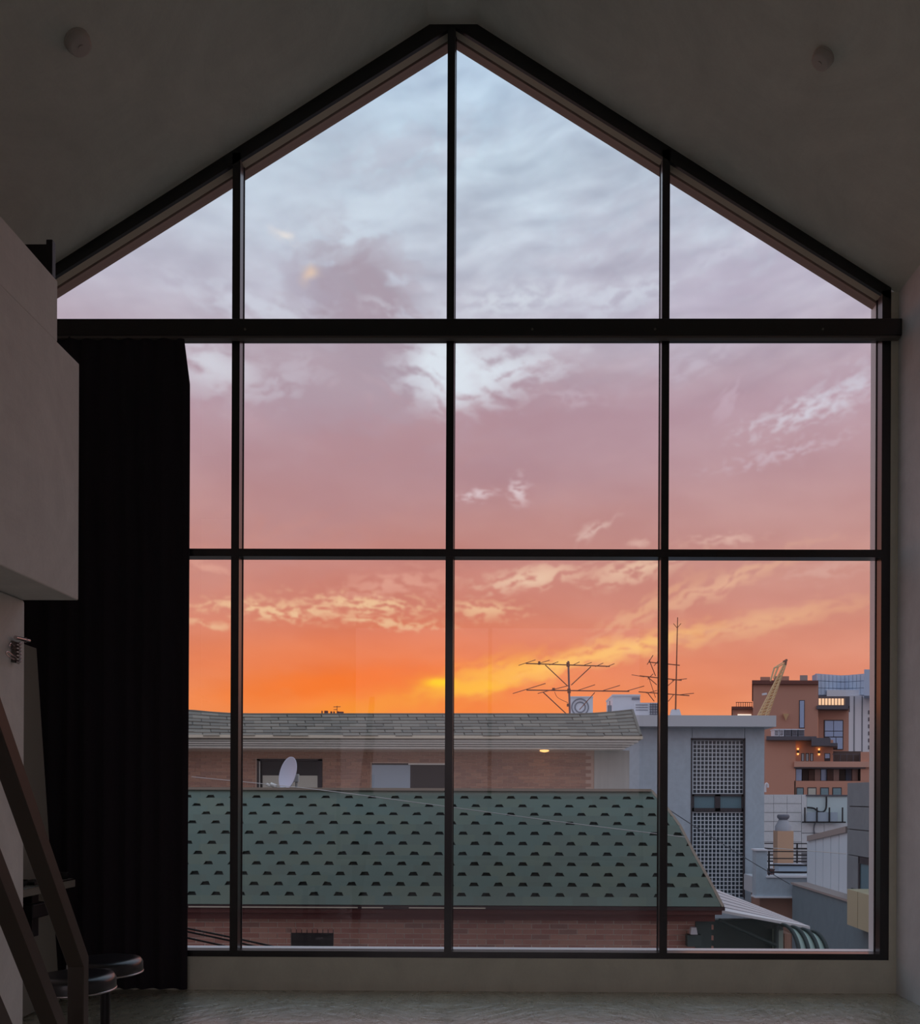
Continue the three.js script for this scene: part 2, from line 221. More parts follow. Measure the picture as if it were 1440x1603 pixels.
{ // gable window
  const win = structure('window_1', null, null, 'tall gabled window of twelve panes in dark metal frames', 'window');
  const X = (px) => at(px, 1245, DW).x, Y = (py) => at(720, py, DW).y;
  const z0 = ZW, z1 = ZW - 0.1, jl = [X(12), X(25)], jr = [X(1378), X(1391.8)];
  const mull = [[360.2, 372.5], [696, 708], [1033, 1045]].map(([a, b]) => [X(a), X(b)]);
  const sill = [Y(1490), Y(1500.5)], rail = [Y(859.5), Y(871.3)], beam = [at(720, 498.5, DW - 0.066).y, at(720, 524.5, DW - 0.066).y], head = [Y(518), Y(526.8)];
  const drop = 0.0855, under = (x) => ceilingAt(x) - drop;
  for (const m of [...mull, jr, jl]) {
    const top = Math.min(ceilingAt(m[0]), ceilingAt(m[1])) - 0.02;
    const mu = part('mullion', box(m[0], m[1], sill[1], top, z0, z1), M.frame, win);
    part('glazing_bead', [box(m[0] - 0.004, m[1] + 0.004, sill[1], top, z1 + 0.012, z1 - 0.004)], M.bead, mu);
  }
  part('sill_rail', [box(jl[1], jr[0], sill[0], sill[1], z0 - 0.001, z1 - 0.001)], M.frame, win);
  part('middle_rail', [box(jl[1], jr[0], rail[0], rail[1], z0 + 0.002, z1 - 0.001)], M.frame, win);
  part('head_rail', [box(jl[1], jr[0], head[1], head[0], z0 - 0.001, z1 - 0.001)], M.frame, win);
  // sloping top chords under the ceiling
  const chord = (x0, x1, x2) => [[x0, ceilingAt(x0)], [x1, ceilingAt(x1)], ...(x2 === undefined ? [] : [[x2, YA]])];
  const mid = (FLAT[0].x + FLAT[1].x) / 2, apexUnder = YA - drop + slopeR * (FLAT[1].x - FLAT[0].x) / 2;
  const left = [[jl[0], under(jl[0])], [mid, apexUnder], [mid, YA], [FLAT[0].x, YA], [jl[0], ceilingAt(jl[0])]];
  const right = [[jr[1], under(jr[1])], [mid, apexUnder], [mid, YA], [FLAT[1].x, YA], [jr[1], ceilingAt(jr[1])]];
  for (const s of [left, right]) {
    const lower = s.map(([x, y], i) => [x, i < 2 ? Math.min(y, YA - 0.012) : y]);
    part('gable_chord', prism(lower, z0, z0 - 0.03), M.frame, win);
    part('gable_reveal', prism(lower.map(([x, y], i) => [x, i < 2 ? y + 0.004 : y]), z0 - 0.03, z1), M.reveal, win);
    part('gable_bead', prism(lower.map(([x, y], i) => [x, i < 2 ? y + 0.014 : y]), z1, z1 - 0.012), M.bead, win);
    part('gable_flashing', prism(lower.map(([x, y], i) => [x, i < 2 ? y - 0.006 : y + 0.3]), z1 - 0.012, z1 - 0.095), M.flashing, win);
  }
  part('outer_jamb', [box(jr[0] + 0.004, jr[1], sill[0] - 0.1, under(jr[0]), z1 - 0.004, z1 - 0.115)], M.white, win);
  part('outer_jamb', [box(jl[0], jl[1] - 0.004, sill[0] - 0.1, under(jl[1]), z1 - 0.004, z1 - 0.115)], M.white, win);
  part('outer_sill', [box(jl[1], jr[0], sill[0] - 0.06, sill[0] + 0.002, z1 - 0.002, z1 - 0.1)], M.white, win);
  const cols = [[jl[1], mull[0][0]], [mull[0][1], mull[1][0]], [mull[1][1], mull[2][0]], [mull[2][1], jr[0]]], zp = z0 - 0.088;
  const pane = (pts) => { const g = new THREE.ShapeGeometry(new THREE.Shape(pts.map(([x, y]) => new THREE.Vector2(x, y)))); g.translate(0, 0, zp); part('pane', g, M.glass, win); };
  for (const [a, b] of cols) {
    pane([[a, sill[0]], [b, sill[0]], [b, rail[1]], [a, rail[1]]]);
    pane([[a, rail[0]], [b, rail[0]], [b, head[1]], [a, head[1]]]);
    pane([[a, beam[0] - 0.02], [b, beam[0] - 0.02], [b, under(b)], [a, under(a)]]);
  }
  // boxed beam across the window with the curtain track under it
  const bt = thing('curtain_beam', 'dark horizontal beam spanning the window above the black curtain', 'beam');
  part('beam', rbox(XL + 0.002, XR - 0.002, beam[1], beam[0], z0 + 0.066, z0 + 0.001, 0.004), M.frame, bt);
  part('curtain_track', [box(XL + 0.01, XR - 0.012, beam[1] - 0.016, beam[1], z0 + 0.058, z0 + 0.012)], M.track, bt);
  for (const px of [385, 830, 1020, 1280]) part('track_screw', new THREE.CylinderGeometry(0.008, 0.008, 0.008, 10).rotateX(Math.PI / 2).translate(X(px), Y(523), z0 + 0.068), M.track, bt);
}

{ // black curtain
  const g = new THREE.BufferGeometry(), nx = 150, ny = 14, pos = [], idx = [];
  const xa = XL + 0.03, xb = at(295, 1245, DW - 0.04).x, yt = at(700, 528.5, DW - 0.04).y, yb = 0.012;
  for (let side = 0; side < 2; side++) for (let j = 0; j <= ny; j++) for (let i = 0; i <= nx; i++) {
    const u = i / nx, v = j / ny, y = mix(yt, yb, v), fold = Math.sin(u * 60 + 0.6 * Math.sin(u * 17)) * (0.014 + 0.008 * v) + 0.004 * Math.sin(u * 23 + v * 4);
    const edge = smooth(0.9, 1, u) * (0.045 * (1 - smooth(0, 0.08, v)));
    pos.push(mix(xa, xb, u) - edge, y, ZW + 0.037 + fold + side * 0.004);
  }
  const n = (nx + 1) * (ny + 1);
  for (let side = 0; side < 2; side++) for (let j = 0; j < ny; j++) for (let i = 0; i < nx; i++) { const a = side * n + j * (nx + 1) + i, b = a + 1, c = a + nx + 1, d = c + 1; side ? idx.push(a, c, b, b, c, d) : idx.push(a, b, c, b, d, c); }
  for (let j = 0; j < ny; j++) for (const i of [0, nx]) { const a = j * (nx + 1) + i, c = a + nx + 1; idx.push(a, c, a + n, c, c + n, a + n); }
  g.setAttribute('position', new THREE.Float32BufferAttribute(pos, 3)); g.setIndex(idx); g.computeVertexNormals();
  const c = thing('curtain', 'long black curtain drawn over the left end of the window', 'curtain');
  part('cloth', g, M.curtain, c);
  for (let i = 0; i < 12; i++) part('curtain_hook', box(mix(xa, xb - 0.06, (i + 0.5) / 12) - 0.004, mix(xa, xb - 0.06, (i + 0.5) / 12) + 0.004, yt - 0.005, yt + 0.022, ZW + 0.034, ZW + 0.04), M.track, c);
}

const DL = 5.2, XLOFT = at(124, 700, DL).x, XCOL = at(39, 1200, DL).x;
{ // loft at left: a deep plastered band on a wall
  const l = structure('wall_loft', null, null, 'plastered loft parapet jutting out at upper left', 'loft');
  const bottom = at(122, 940, DL).y, joint = at(124.8, 569.8, DL).y, D2 = DL * (672 / 705.5), top = at(89.5, 440, D2).y;
  part('loft_band', metres(rbox(XL, XLOFT, bottom, joint, ZB - 0.2, -DL, 0.008)), M.loft, l);
  part('upper_parapet', metres(rbox(XL, XLOFT - 0.004, joint, top, ZB - 0.2, -D2, 0.008)), M.loft, l);
  const post = thing('loft_post', 'short black post rising behind the loft parapet at left', 'post');
  const p0 = at(46, 400, D2 + 0.12), p1 = at(86, 381, D2 + 0.12);
  part('panel', rbox(p0.x - 0.25, p1.x - 0.02, joint, p1.y - 0.015, -D2 - 0.1, -D2 - 0.13, 0.004), M.black, post);
  part('upright', rbox(p1.x - 0.035, p1.x, joint, p1.y + 0.005, -D2 - 0.09, -D2 - 0.13, 0.004), M.black, post);
  structure('wall_partition', metres(rbox(XL, XCOL, 0, bottom, ZB - 0.2, -DL, 0.02)), M.loft, 'pale plastered wall under the loft at far left', 'wall');
}

// ceiling detectors
for (const [px, py, r, label] of [[120, 63, 0.075, 'round smoke detector on the left slope of the ceiling'], [1290, 88, 0.062, 'round smoke detector on the right slope of the ceiling']]) {
  let lo = 1, hi = DW; for (let i = 0; i < 50; i++) { const m = (lo + hi) / 2, p = at(px, py, m); if (p.y < ceilingAt(p.x)) lo = m; else hi = m; }
  const p = at(px, py, lo), a = Math.atan(slopeR) * (p.x > 0 ? -1 : 1), t = thing('smoke_detector', label, 'detector', 'ceiling detectors', p);
  t.rotation.z = a;
  part('base', new THREE.CylinderGeometry(r, r, 0.012, 40).translate(0, -0.006, 0), M.detector, t);
  part('cover', new THREE.LatheGeometry([[0.0001, -0.05], [r * 0.72, -0.05], [r * 0.86, -0.044], [r * 0.93, -0.03], [r * 0.95, -0.012]].map(([x, y]) => new THREE.Vector2(x, y)), 40), M.detector, t);
  part('lens', new THREE.CylinderGeometry(r * 0.2, r * 0.24, 0.006, 20).translate(0, -0.052, 0), M.detector, t);
}

{ // stair railing in front of the loft wall
  const XS = -1.6, t = thing('stair_railing', 'dark metal stair railing of sloping bars with a bent post beside the loft', 'railing');
  const onPlane = (px, py) => { const p = at(px, py, 1), k = XS / p.x; return V(XS, EYE + (p.y - EYE) * k, -k); };
  const w = 0.062, th = 0.05, e0 = onPlane(138.6, 1497), e1 = onPlane(0, 1091), dirn = e1.clone().sub(e0), slope = dirn.y / dirn.z;
  const railing = (y, zEnd, yEnd, name, bent) => { // y: height of the bar's upper edge at z = e0.z
    const z0 = e0.z, top = (z) => y + slope * (z - z0), n = th / Math.cos(Math.atan(slope)), s = new THREE.Shape(), far = 1.2;
    const pts = bent ? [[z0, 0], [z0, y], [z0 + far, top(z0 + far)], [z0 + far, top(z0 + far) - n], [z0 + 0.038, top(z0 + 0.038) - n], [z0 + 0.038, 0]]
      : [[zEnd, yEnd], [zEnd, top(zEnd)], [z0 + far, top(z0 + far)], [z0 + far, top(z0 + far) - n], [zEnd + (yEnd === 0 ? n / slope : 0.0), yEnd === 0 ? 0 : top(zEnd) - n]];
    pts.forEach(([a, b], i) => (i ? s.lineTo(a, b) : s.moveTo(a, b))); s.closePath();
    const g = new THREE.ExtrudeGeometry(s, { depth: w - 0.006, bevelEnabled: true, bevelSize: 0.003, bevelThickness: 0.003, bevelSegments: 1 });
    g.applyMatrix4(new THREE.Matrix4().makeBasis(V(0, 0, 1), V(0, 1, 0), V(-1, 0, 0))).translate(XS - 0.003, 0, 0);
    part(name, g, M.wood, t);
  };
  const m1 = onPlane(0, 1327), m2 = onPlane(0, 1557), yAt = (p) => p.y - slope * (p.z - e0.z);
  railing(e0.y, 0, 0, 'handrail', true);
  railing(yAt(m1), e0.z + 0.045, yAt(m1) - 0.05, 'middle_bar');
  const y3 = yAt(m2), zFloor = e0.z - y3 / slope;
  railing(y3, zFloor, 0, 'stringer');
}

function stool(px, z, label) {
  const p = at(px, 1510, z), t = thing('bar_stool', label, 'stool', 'bar stools by the railing', V(p.x, 0, -z)), r = 0.172, h = 0.6;
  part('seat', new THREE.LatheGeometry([[0.0001, h], [r * 0.7, h + 0.004], [r * 0.93, h - 0.004], [r, h - 0.022], [r, h - 0.062], [r * 0.97, h - 0.072], [0.0001, h - 0.074]].map(([x, y]) => new THREE.Vector2(x, y)), 48), M.seat, t);
  part('seat_trim', new THREE.TorusGeometry(r * 1.0, 0.004, 8, 60).rotateX(Math.PI / 2).translate(0, h - 0.066, 0), M.chrome, t);
  part('swivel_plate', new THREE.LatheGeometry([[0.0001, h - 0.075], [0.1, h - 0.076], [0.1, h - 0.082], [0.034, h - 0.11], [0.028, h - 0.11]].map(([x, y]) => new THREE.Vector2(x, y)), 32), M.track, t);
  part('pole', new THREE.CylinderGeometry(0.024, 0.024, h - 0.13, 24).translate(0, (h - 0.13) / 2 + 0.03, 0), std(52, 50, 52, 0.25, { metalness: 0.8 }), t);
  part('foot_ring', new THREE.TorusGeometry(0.12, 0.008, 8, 48).rotateX(Math.PI / 2).translate(0, 0.2, 0), M.chrome, t);
  part('ring_spoke', [rod(V(-0.12, 0.2, 0), V(0.12, 0.2, 0), 0.005), rod(V(0, 0.2, -0.12), V(0, 0.2, 0.12), 0.005)], M.chrome, t);
  part('base', new THREE.LatheGeometry([[0.0001, 0.04], [0.03, 0.04], [0.06, 0.022], [0.17, 0.012], [0.175, 0], [0.0001, 0]].map(([x, y]) => new THREE.Vector2(x, y)), 48), M.chrome, t);
}
stool(165, 4.45, 'round black stool standing clear to the right of the bent post');
stool(117, 4.06, 'round black stool mostly hidden behind the bent post');

{ // board, shelf and the small things between partition and curtain
  const XB = -2.985, on = (px, py) => { const p = at(px, py, 1), k = XB / p.x; return V(XB, EYE + (p.y - EYE) * k, -k); };
  const t0 = on(57, 1015), b0 = on(90, 1512), lean = (b0.z - t0.z) / (b0.y - t0.y), foot = V(XB, 0.02, b0.z - lean * (b0.y - 0.02));
  single('tall_board', hexa(V(XB, t0.y + 0.01, t0.z + 0.56), t0, foot, V(XB, 0.02, foot.z + 0.62), V(-0.02, 0, 0)), M.board, 'tall grey board standing between the pale partition and the black curtain', 'board');
  const sc = at(118, 1375, 6.0), sy = sc.y, s = thing('wall_shelf', 'narrow shelf with a black bracket half hidden behind the handrail', 'shelf');
  part('shelf_board', rbox(XB + 0.004, sc.x, sy - 0.055, sy, -5.25, -6.0, 0.004), M.board, s);
  part('edge_strip', box(sc.x - 0.001, sc.x + 0.004, sy - 0.007, sy + 0.001, -5.25, -6.0), M.chrome, s);
  part('bracket', [rbox(XB + 0.004, XB + 0.07, sy - 0.33, sy - 0.056, -5.62, -5.7, 0.006), rbox(XB + 0.004, XB + 0.11, sy - 0.21, sy - 0.12, -5.55, -5.75, 0.01), rbox(XB + 0.004, XB + 0.04, sy - 0.25, sy - 0.18, -5.42, -5.56, 0.006)], M.black, s);
  for (const dz of [5.58, 5.47]) part('bolt', new THREE.SphereGeometry(0.008, 10, 8).translate(XB + 0.045, sy - (dz > 5.5 ? 0.125 : 0.2), -dz), M.chrome, s);
  const bowl = single('bowl', new THREE.LatheGeometry([[0.0001, 0.004], [0.035, 0], [0.05, 0.012], [0.064, 0.04], [0.06, 0.04], [0.045, 0.014], [0.0001, 0.008]].map(([x, y]) => new THREE.Vector2(x, y)), 32), M.black, 'shallow black bowl at the near end of the narrow shelf', 'bowl');
  bowl.position.set(sc.x - 0.072, sy, -5.42);
  const tray = single('tray', rbox(-0.06, 0.06, 0, 0.02, -0.1, 0.1, 0.006), M.black, 'flat black box lying beyond the bowl on the shelf', 'box'); tray.position.set(sc.x - 0.08, sy, -5.62);
  const cup = thing('cup', 'small dark cup at the far end of the narrow shelf', 'cup', null, V(sc.x - 0.05, sy, -5.94));
  part('body', new THREE.LatheGeometry([[0.0001, 0], [0.026, 0], [0.03, 0.045], [0.027, 0.045], [0.024, 0.006], [0.0001, 0.006]].map(([x, y]) => new THREE.Vector2(x, y)), 28), M.black, cup);
  part('handle', new THREE.TorusGeometry(0.014, 0.003, 8, 20).translate(0.036, 0.023, 0), M.black, cup);
}

{ // metal hook rack on the partition
  const t = thing('hook_rack', 'small shiny metal rack screwed to the pale partition under the loft', 'rack');
  const on = (px, py, out = 0.02) => { const X0 = XCOL + out, p = at(px, py, 1), k = X0 / p.x; return V(X0, EYE + (p.y - EYE) * k, -k); };
  part('rail', [rod(on(24, 998, 0.03), on(41, 1002, 0.03), 0.011), rod(on(40, 1002, 0.03), on(44.5, 1003, 0.03), 0.014)], M.chrome, t);
  part('wall_plate', [bar(on(22, 1004, 0.008), on(22, 1037, 0.008), 0.014, 0.035)], M.track, t);
  for (let i = 0; i < 6; i++) part('peg', [rod(on(25, 1006 + i * 5.6, 0.012), on(31, 1007 + i * 5.6, 0.035), 0.006), new THREE.SphereGeometry(0.009, 10, 8).translate(...on(31, 1007 + i * 5.6, 0.035).toArray())], M.chrome, t);
  part('loop', tube([on(22, 1032, 0.03), on(14, 1028, 0.035), on(9, 1022, 0.035), on(12, 1020, 0.035), on(20, 1026, 0.035), on(26, 1030, 0.03)], 0.004, 40), M.chrome, t);
  part('loop', tube([on(20, 1016, 0.02), on(15, 1013, 0.035), on(15, 1008, 0.035), on(19, 1008, 0.03), on(22, 1012, 0.02)], 0.005, 30), M.chrome, t);
  part('foot', [rod(on(25, 1036, 0.02), on(30, 1038, 0.03), 0.009)], M.chrome, t);
}
// ------------------------------------------------------------------ outside
const E = {
  ground: std(92, 90, 90, 0.95), mortar: std(246, 232, 220, 0.95), deck: std(60, 66, 63, 0.95), maroon: std(124, 76, 72, 0.7), ridge: std(176, 160, 144, 0.85),
  tabs: [std(124, 140, 129, 0.95), std(121, 138, 128, 0.95), std(127, 140, 126, 0.95), std(122, 135, 124, 0.95)],
  bricks: [std(208, 156, 140, 0.9), std(198, 144, 130, 0.9), std(214, 166, 148, 0.9), std(184, 142, 130, 0.9)],
  bricks2: [std(182, 142, 124, 0.9), std(174, 136, 120, 0.9), std(188, 148, 128, 0.9), std(168, 132, 118, 0.9)], mortar2: std(208, 180, 164, 0.95),
  slates: [std(136, 128, 116, 0.95), std(128, 121, 110, 0.95), std(144, 135, 122, 0.95), std(122, 116, 106, 0.95)],
  cornice: std(240, 238, 230, 0.6), cream: std(226, 212, 190, 0.7), pier: plasterOf(206, 206, 200), dark: std(52, 48, 50, 0.5), frosted: std(196, 194, 182, 0.4), bluepanel: std(172, 188, 202, 0.35), frameDark: std(62, 56, 60, 0.6),
  dish: std(214, 216, 232, 0.5), tower: plasterOf(198, 212, 222), towerLight: std(206, 208, 212, 0.8), lattice: std(214, 222, 228, 0.6), block: phys(48, 62, 74, 0.15, {}), winglass: phys(120, 150, 160, 0.12, { metalness: 0.2 }),
  tile: plasterOf(242, 244, 246), tileDark: std(150, 152, 158, 0.8), corr: std(226, 238, 246, 0.6), slate: plasterOf(134, 152, 160), grey: plasterOf(150, 156, 160), coping: std(172, 158, 152, 0.8), beige: std(200, 186, 152, 0.7),
  orange: std(208, 152, 130, 0.9), orangeDark: std(196, 144, 124, 0.9), orangeLight: std(214, 164, 144, 0.9), terrace: std(84, 70, 66, 0.7), slab: std(96, 92, 100, 0.8), blueGlass: phys(150, 172, 206, 0.15, { metalness: 0.3 }), pale: std(232, 230, 234, 0.8), groove: std(110, 112, 120, 0.8),
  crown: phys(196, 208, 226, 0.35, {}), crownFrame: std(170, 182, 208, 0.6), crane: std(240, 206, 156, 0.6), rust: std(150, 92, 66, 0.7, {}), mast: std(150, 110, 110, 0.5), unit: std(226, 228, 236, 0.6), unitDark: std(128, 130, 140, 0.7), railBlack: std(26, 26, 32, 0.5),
  clay: std(220, 176, 144, 0.9), stone: std(186, 188, 194, 0.9), awn: std(206, 200, 200, 0.5), awnEdge: std(228, 226, 226, 0.5), green: std(166, 184, 172, 0.4), greenDark: std(40, 52, 50, 0.6), teal: std(84, 100, 98, 0.6), cableWhite: std(214, 210, 206, 0.6), cableBlack: std(14, 12, 13, 0.7),
};
const lampMat = (r, g, b, k) => new THREE.MeshStandardMaterial({ color: srgb(r, g, b), emissive: srgb(r, g, b), emissiveIntensity: k, roughness: 0.6 });
const GY = -6.2;
structure('ground', metres(box(-700, 700, GY - 1, GY, -1400, 700), 0.1), E.ground, 'street ground far below the window', 'ground');

{ // near house with green mansard roof
  const t = thing('green_roof_house', 'brick house with a green shingled mansard roof just outside the window', 'house', null, V(0, GY, 0));
  const up = (g) => g.translate(0, -GY, 0), DH = 10.5, rand = rng(3);
  const xw = at(1110, 1460, DH).x, xl = at(-60, 1460, DH).x, eave = at(720, 1437, DH).y;
  const wall = part('wall', up(box(xl, xw, GY, eave + 0.05, -DH + 0.003, -DH - 6)), E.mortar, t);
  const mw = 0.2075, mh = 0.0605, bg = new THREE.BoxGeometry(0.196, 0.0515, 0.03);
  const vent = { x0: at(456, 1470, DH).x, x1: at(522, 1470, DH).x, y0: at(490, 1483, DH).y, y1: at(490, 1455, DH).y };
  const rest = [];
  for (let r = 0; r < 16; r++) {
    const y = eave - (r + 0.5) * mh;
    for (let x = xl + (r % 2 ? mw / 2 : 0) + mw / 2, k = 0; x < xw - 0.05; x += mw, k++) {
      let xa = x - 0.098, xe = x + 0.098; const inRow = (y + 0.02 > vent.y0 && y - 0.02 < vent.y1) || r === 2;
      if (inRow && xe > vent.x0 && xa < vent.x1) { if (xa < vent.x0) xe = vent.x0 - 0.006; else if (xe > vent.x1) xa = vent.x1 + 0.006; else continue; if (xe - xa < 0.03) continue; }
      const seen = r < 8 && x > at(285, 1460, DH).x, tone = rand(), z = -DH - 0.006 + rand() * 0.005;
      if (seen) { const b = part('brick', bg, E.bricks[tone < 0.4 ? 0 : tone < 0.65 ? 1 : tone < 0.88 ? 2 : 3], wall); b.position.set((xa + xe) / 2, y - GY, z); b.scale.x = (xe - xa) / 0.196; }
      else rest.push(bg.clone().translate(x, y - GY, z));
    }
  }
  part('brick_field', rest, E.bricks[0], wall).userData.kind = 'stuff';
  for (let i = 0; i < 8; i++) { const b = part('brick', new THREE.BoxGeometry((vent.x1 - vent.x0) / 8 - 0.009, 0.052, 0.03), E.bricks[i % 3], wall); b.position.set(mix(vent.x0, vent.x1, (i + 0.5) / 8), eave - 2.5 * mh - GY, -DH - 0.004); }
  const v = part('vent_window', up(box(vent.x0, vent.x1, vent.y0, vent.y1, -DH + 0.008, -DH - 0.02)), E.dark, t);
  part('louvre_sill', up(box(vent.x0, vent.x1, vent.y0, vent.y0 + 0.03, -DH + 0.004, -DH - 0.02)), E.frameDark, v);
  part('corner_pier', up(box(xw - 0.16, xw + 0.02, GY, eave, -DH + 0.025, -DH - 0.4)), E.teal, t);
  // stepped maroon gutter
  const xg = at(1130, 1430, 10.2).x, Y = (py, d) => at(720, py, d).y;
  part('fascia', up(box(xl, xg - 0.05, Y(1437, DH), Y(1425, DH), -10.32, -DH - 0.1)), E.maroon, t);
  part('gutter', up(box(xl, xg, Y(1430, 10.2), Y(1423.5, 10.2), -10.2, -10.45)), E.maroon, t);
  part('gutter_lip', [box(xl, xg + 0.02, Y(1423.5, 10.14), Y(1418, 10.14), -10.14, -10.4)].map(up), std(74, 54, 54, 0.7), t);
  part('gutter_worn_edge', [[295, 560], [566, 600], [640, 760]].map(([a, b]) => up(box(at(a, 1421, 10.14).x, at(b, 1421, 10.14).x, Y(1422.4, 10.14), Y(1420.6, 10.14), -10.137, -10.145))), E.cream, t);
  // roof: rows of notched shingles on a dark deck
  const edges = [1417.5, 1404, 1388, 1372, 1356, 1340, 1324, 1308, 1292, 1278, 1265, 1252, 1237.5], depth = [10.15]; for (let i = 0; i < 12; i++) depth.push(depth[i] + 0.042 + 0.0038 * i);
  const prof = edges.map((py, i) => { const p = at(720, py, depth[i]); return [p.y, p.z]; });
  const hipPx = (py) => { const l = [[1237, 1018], [1262, 1041], [1290, 1062], [1340, 1088], [1380, 1111], [1419, 1131]]; for (let i = 1; i < l.length; i++) if (py <= l[i][0] || i === l.length - 1) { const k = (py - l[i - 1][0]) / (l[i][0] - l[i - 1][0]); return mix(l[i - 1][1], l[i][1], k); } };
  const hipX = edges.map((py, i) => at(hipPx(py), py, depth[i]).x);
  { // solid deck under the shingles
    const g = []; for (let i = 0; i < 12; i++) g.push(hexa(V(xl, prof[i][0], prof[i][1] - 0.012), V(hipX[i], prof[i][0], prof[i][1] - 0.012), V(hipX[i + 1], prof[i + 1][0], prof[i + 1][1] - 0.012), V(xl, prof[i + 1][0], prof[i + 1][1] - 0.012), V(0, 0, -2.5 - i * 0.05)));
    part('roof_deck', g.map(up), E.deck, t);
  }
  const pitch = 0.2725, phase = at(310.4, 1249, 10.8).x, cover = [];
  for (let i = 0; i < 12; i++) {
    const [y0, z0] = prof[i], [y1, z1] = prof[i + 1], h = Math.hypot(y1 - y0, z1 - z0), ang = -Math.atan2(z0 - z1, y1 - y0);
    const start = phase + (i % 2 ? 0.5 : 0) * pitch + pitch / 2;
    for (let k = Math.ceil((xl - start) / pitch); ; k++) {
      const cx = start + k * pitch, lim0 = hipX[i] - cx, lim1 = hipX[i + 1] - cx; if (lim0 < -pitch / 2 + 0.02) break;
      const a = pitch / 2 + 0.0005, nb = 0.059, nt = 0.034, nh = i === 0 ? 0.0 : 0.046;
      const cut = (x, y) => [Math.min(x, mix(lim0, lim1, y / h)), y];
      const jit = (rand() - 0.5) * 0.006;
      const pts = (nh ? [[-a + nb, 0.0], [a - nb, 0], [a - nt, nh + jit], [a, nh + jit], [a, h + 0.001], [-a, h + 0.001], [-a, nh + jit], [-a + nt, nh + jit]] : [[-a, 0], [a, 0], [a, h + 0.001], [-a, h + 0.001]]).map(([x, y]) => cut(x, y));
      const g = new THREE.ExtrudeGeometry(new THREE.Shape(pts.map(([x, y]) => new THREE.Vector2(x, y))), { depth: 0.012, bevelEnabled: false });
      g.rotateX(0.07); g.rotateX(ang); g.translate(cx, y0 - GY, z0 + 0.002);
      const seen = cx > at(280, 1300, depth[i]).x;
      if (seen) part('shingle', g, E.tabs[Math.floor(rand() * 4)], t); else cover.push(g);
    }
  }
  part('shingle_field', cover, E.tabs[0], t).userData.kind = 'stuff';
  part('ridge_cap', [bar(V(xl, prof[12][0] + 0.012, prof[12][1]), V(hipX[12], prof[12][0] + 0.012, prof[12][1]), 0.03, 0.12)].map(up), E.ridge, t);
  part('hip_cap', edges.slice(0, 12).map((_, i) => up(bar(V(hipX[i] + 0.008, prof[i][0], prof[i][1] + 0.004), V(hipX[i + 1] + 0.008, prof[i + 1][0], prof[i + 1][1] + 0.004), 0.03, 0.04))), E.ridge, t);
}

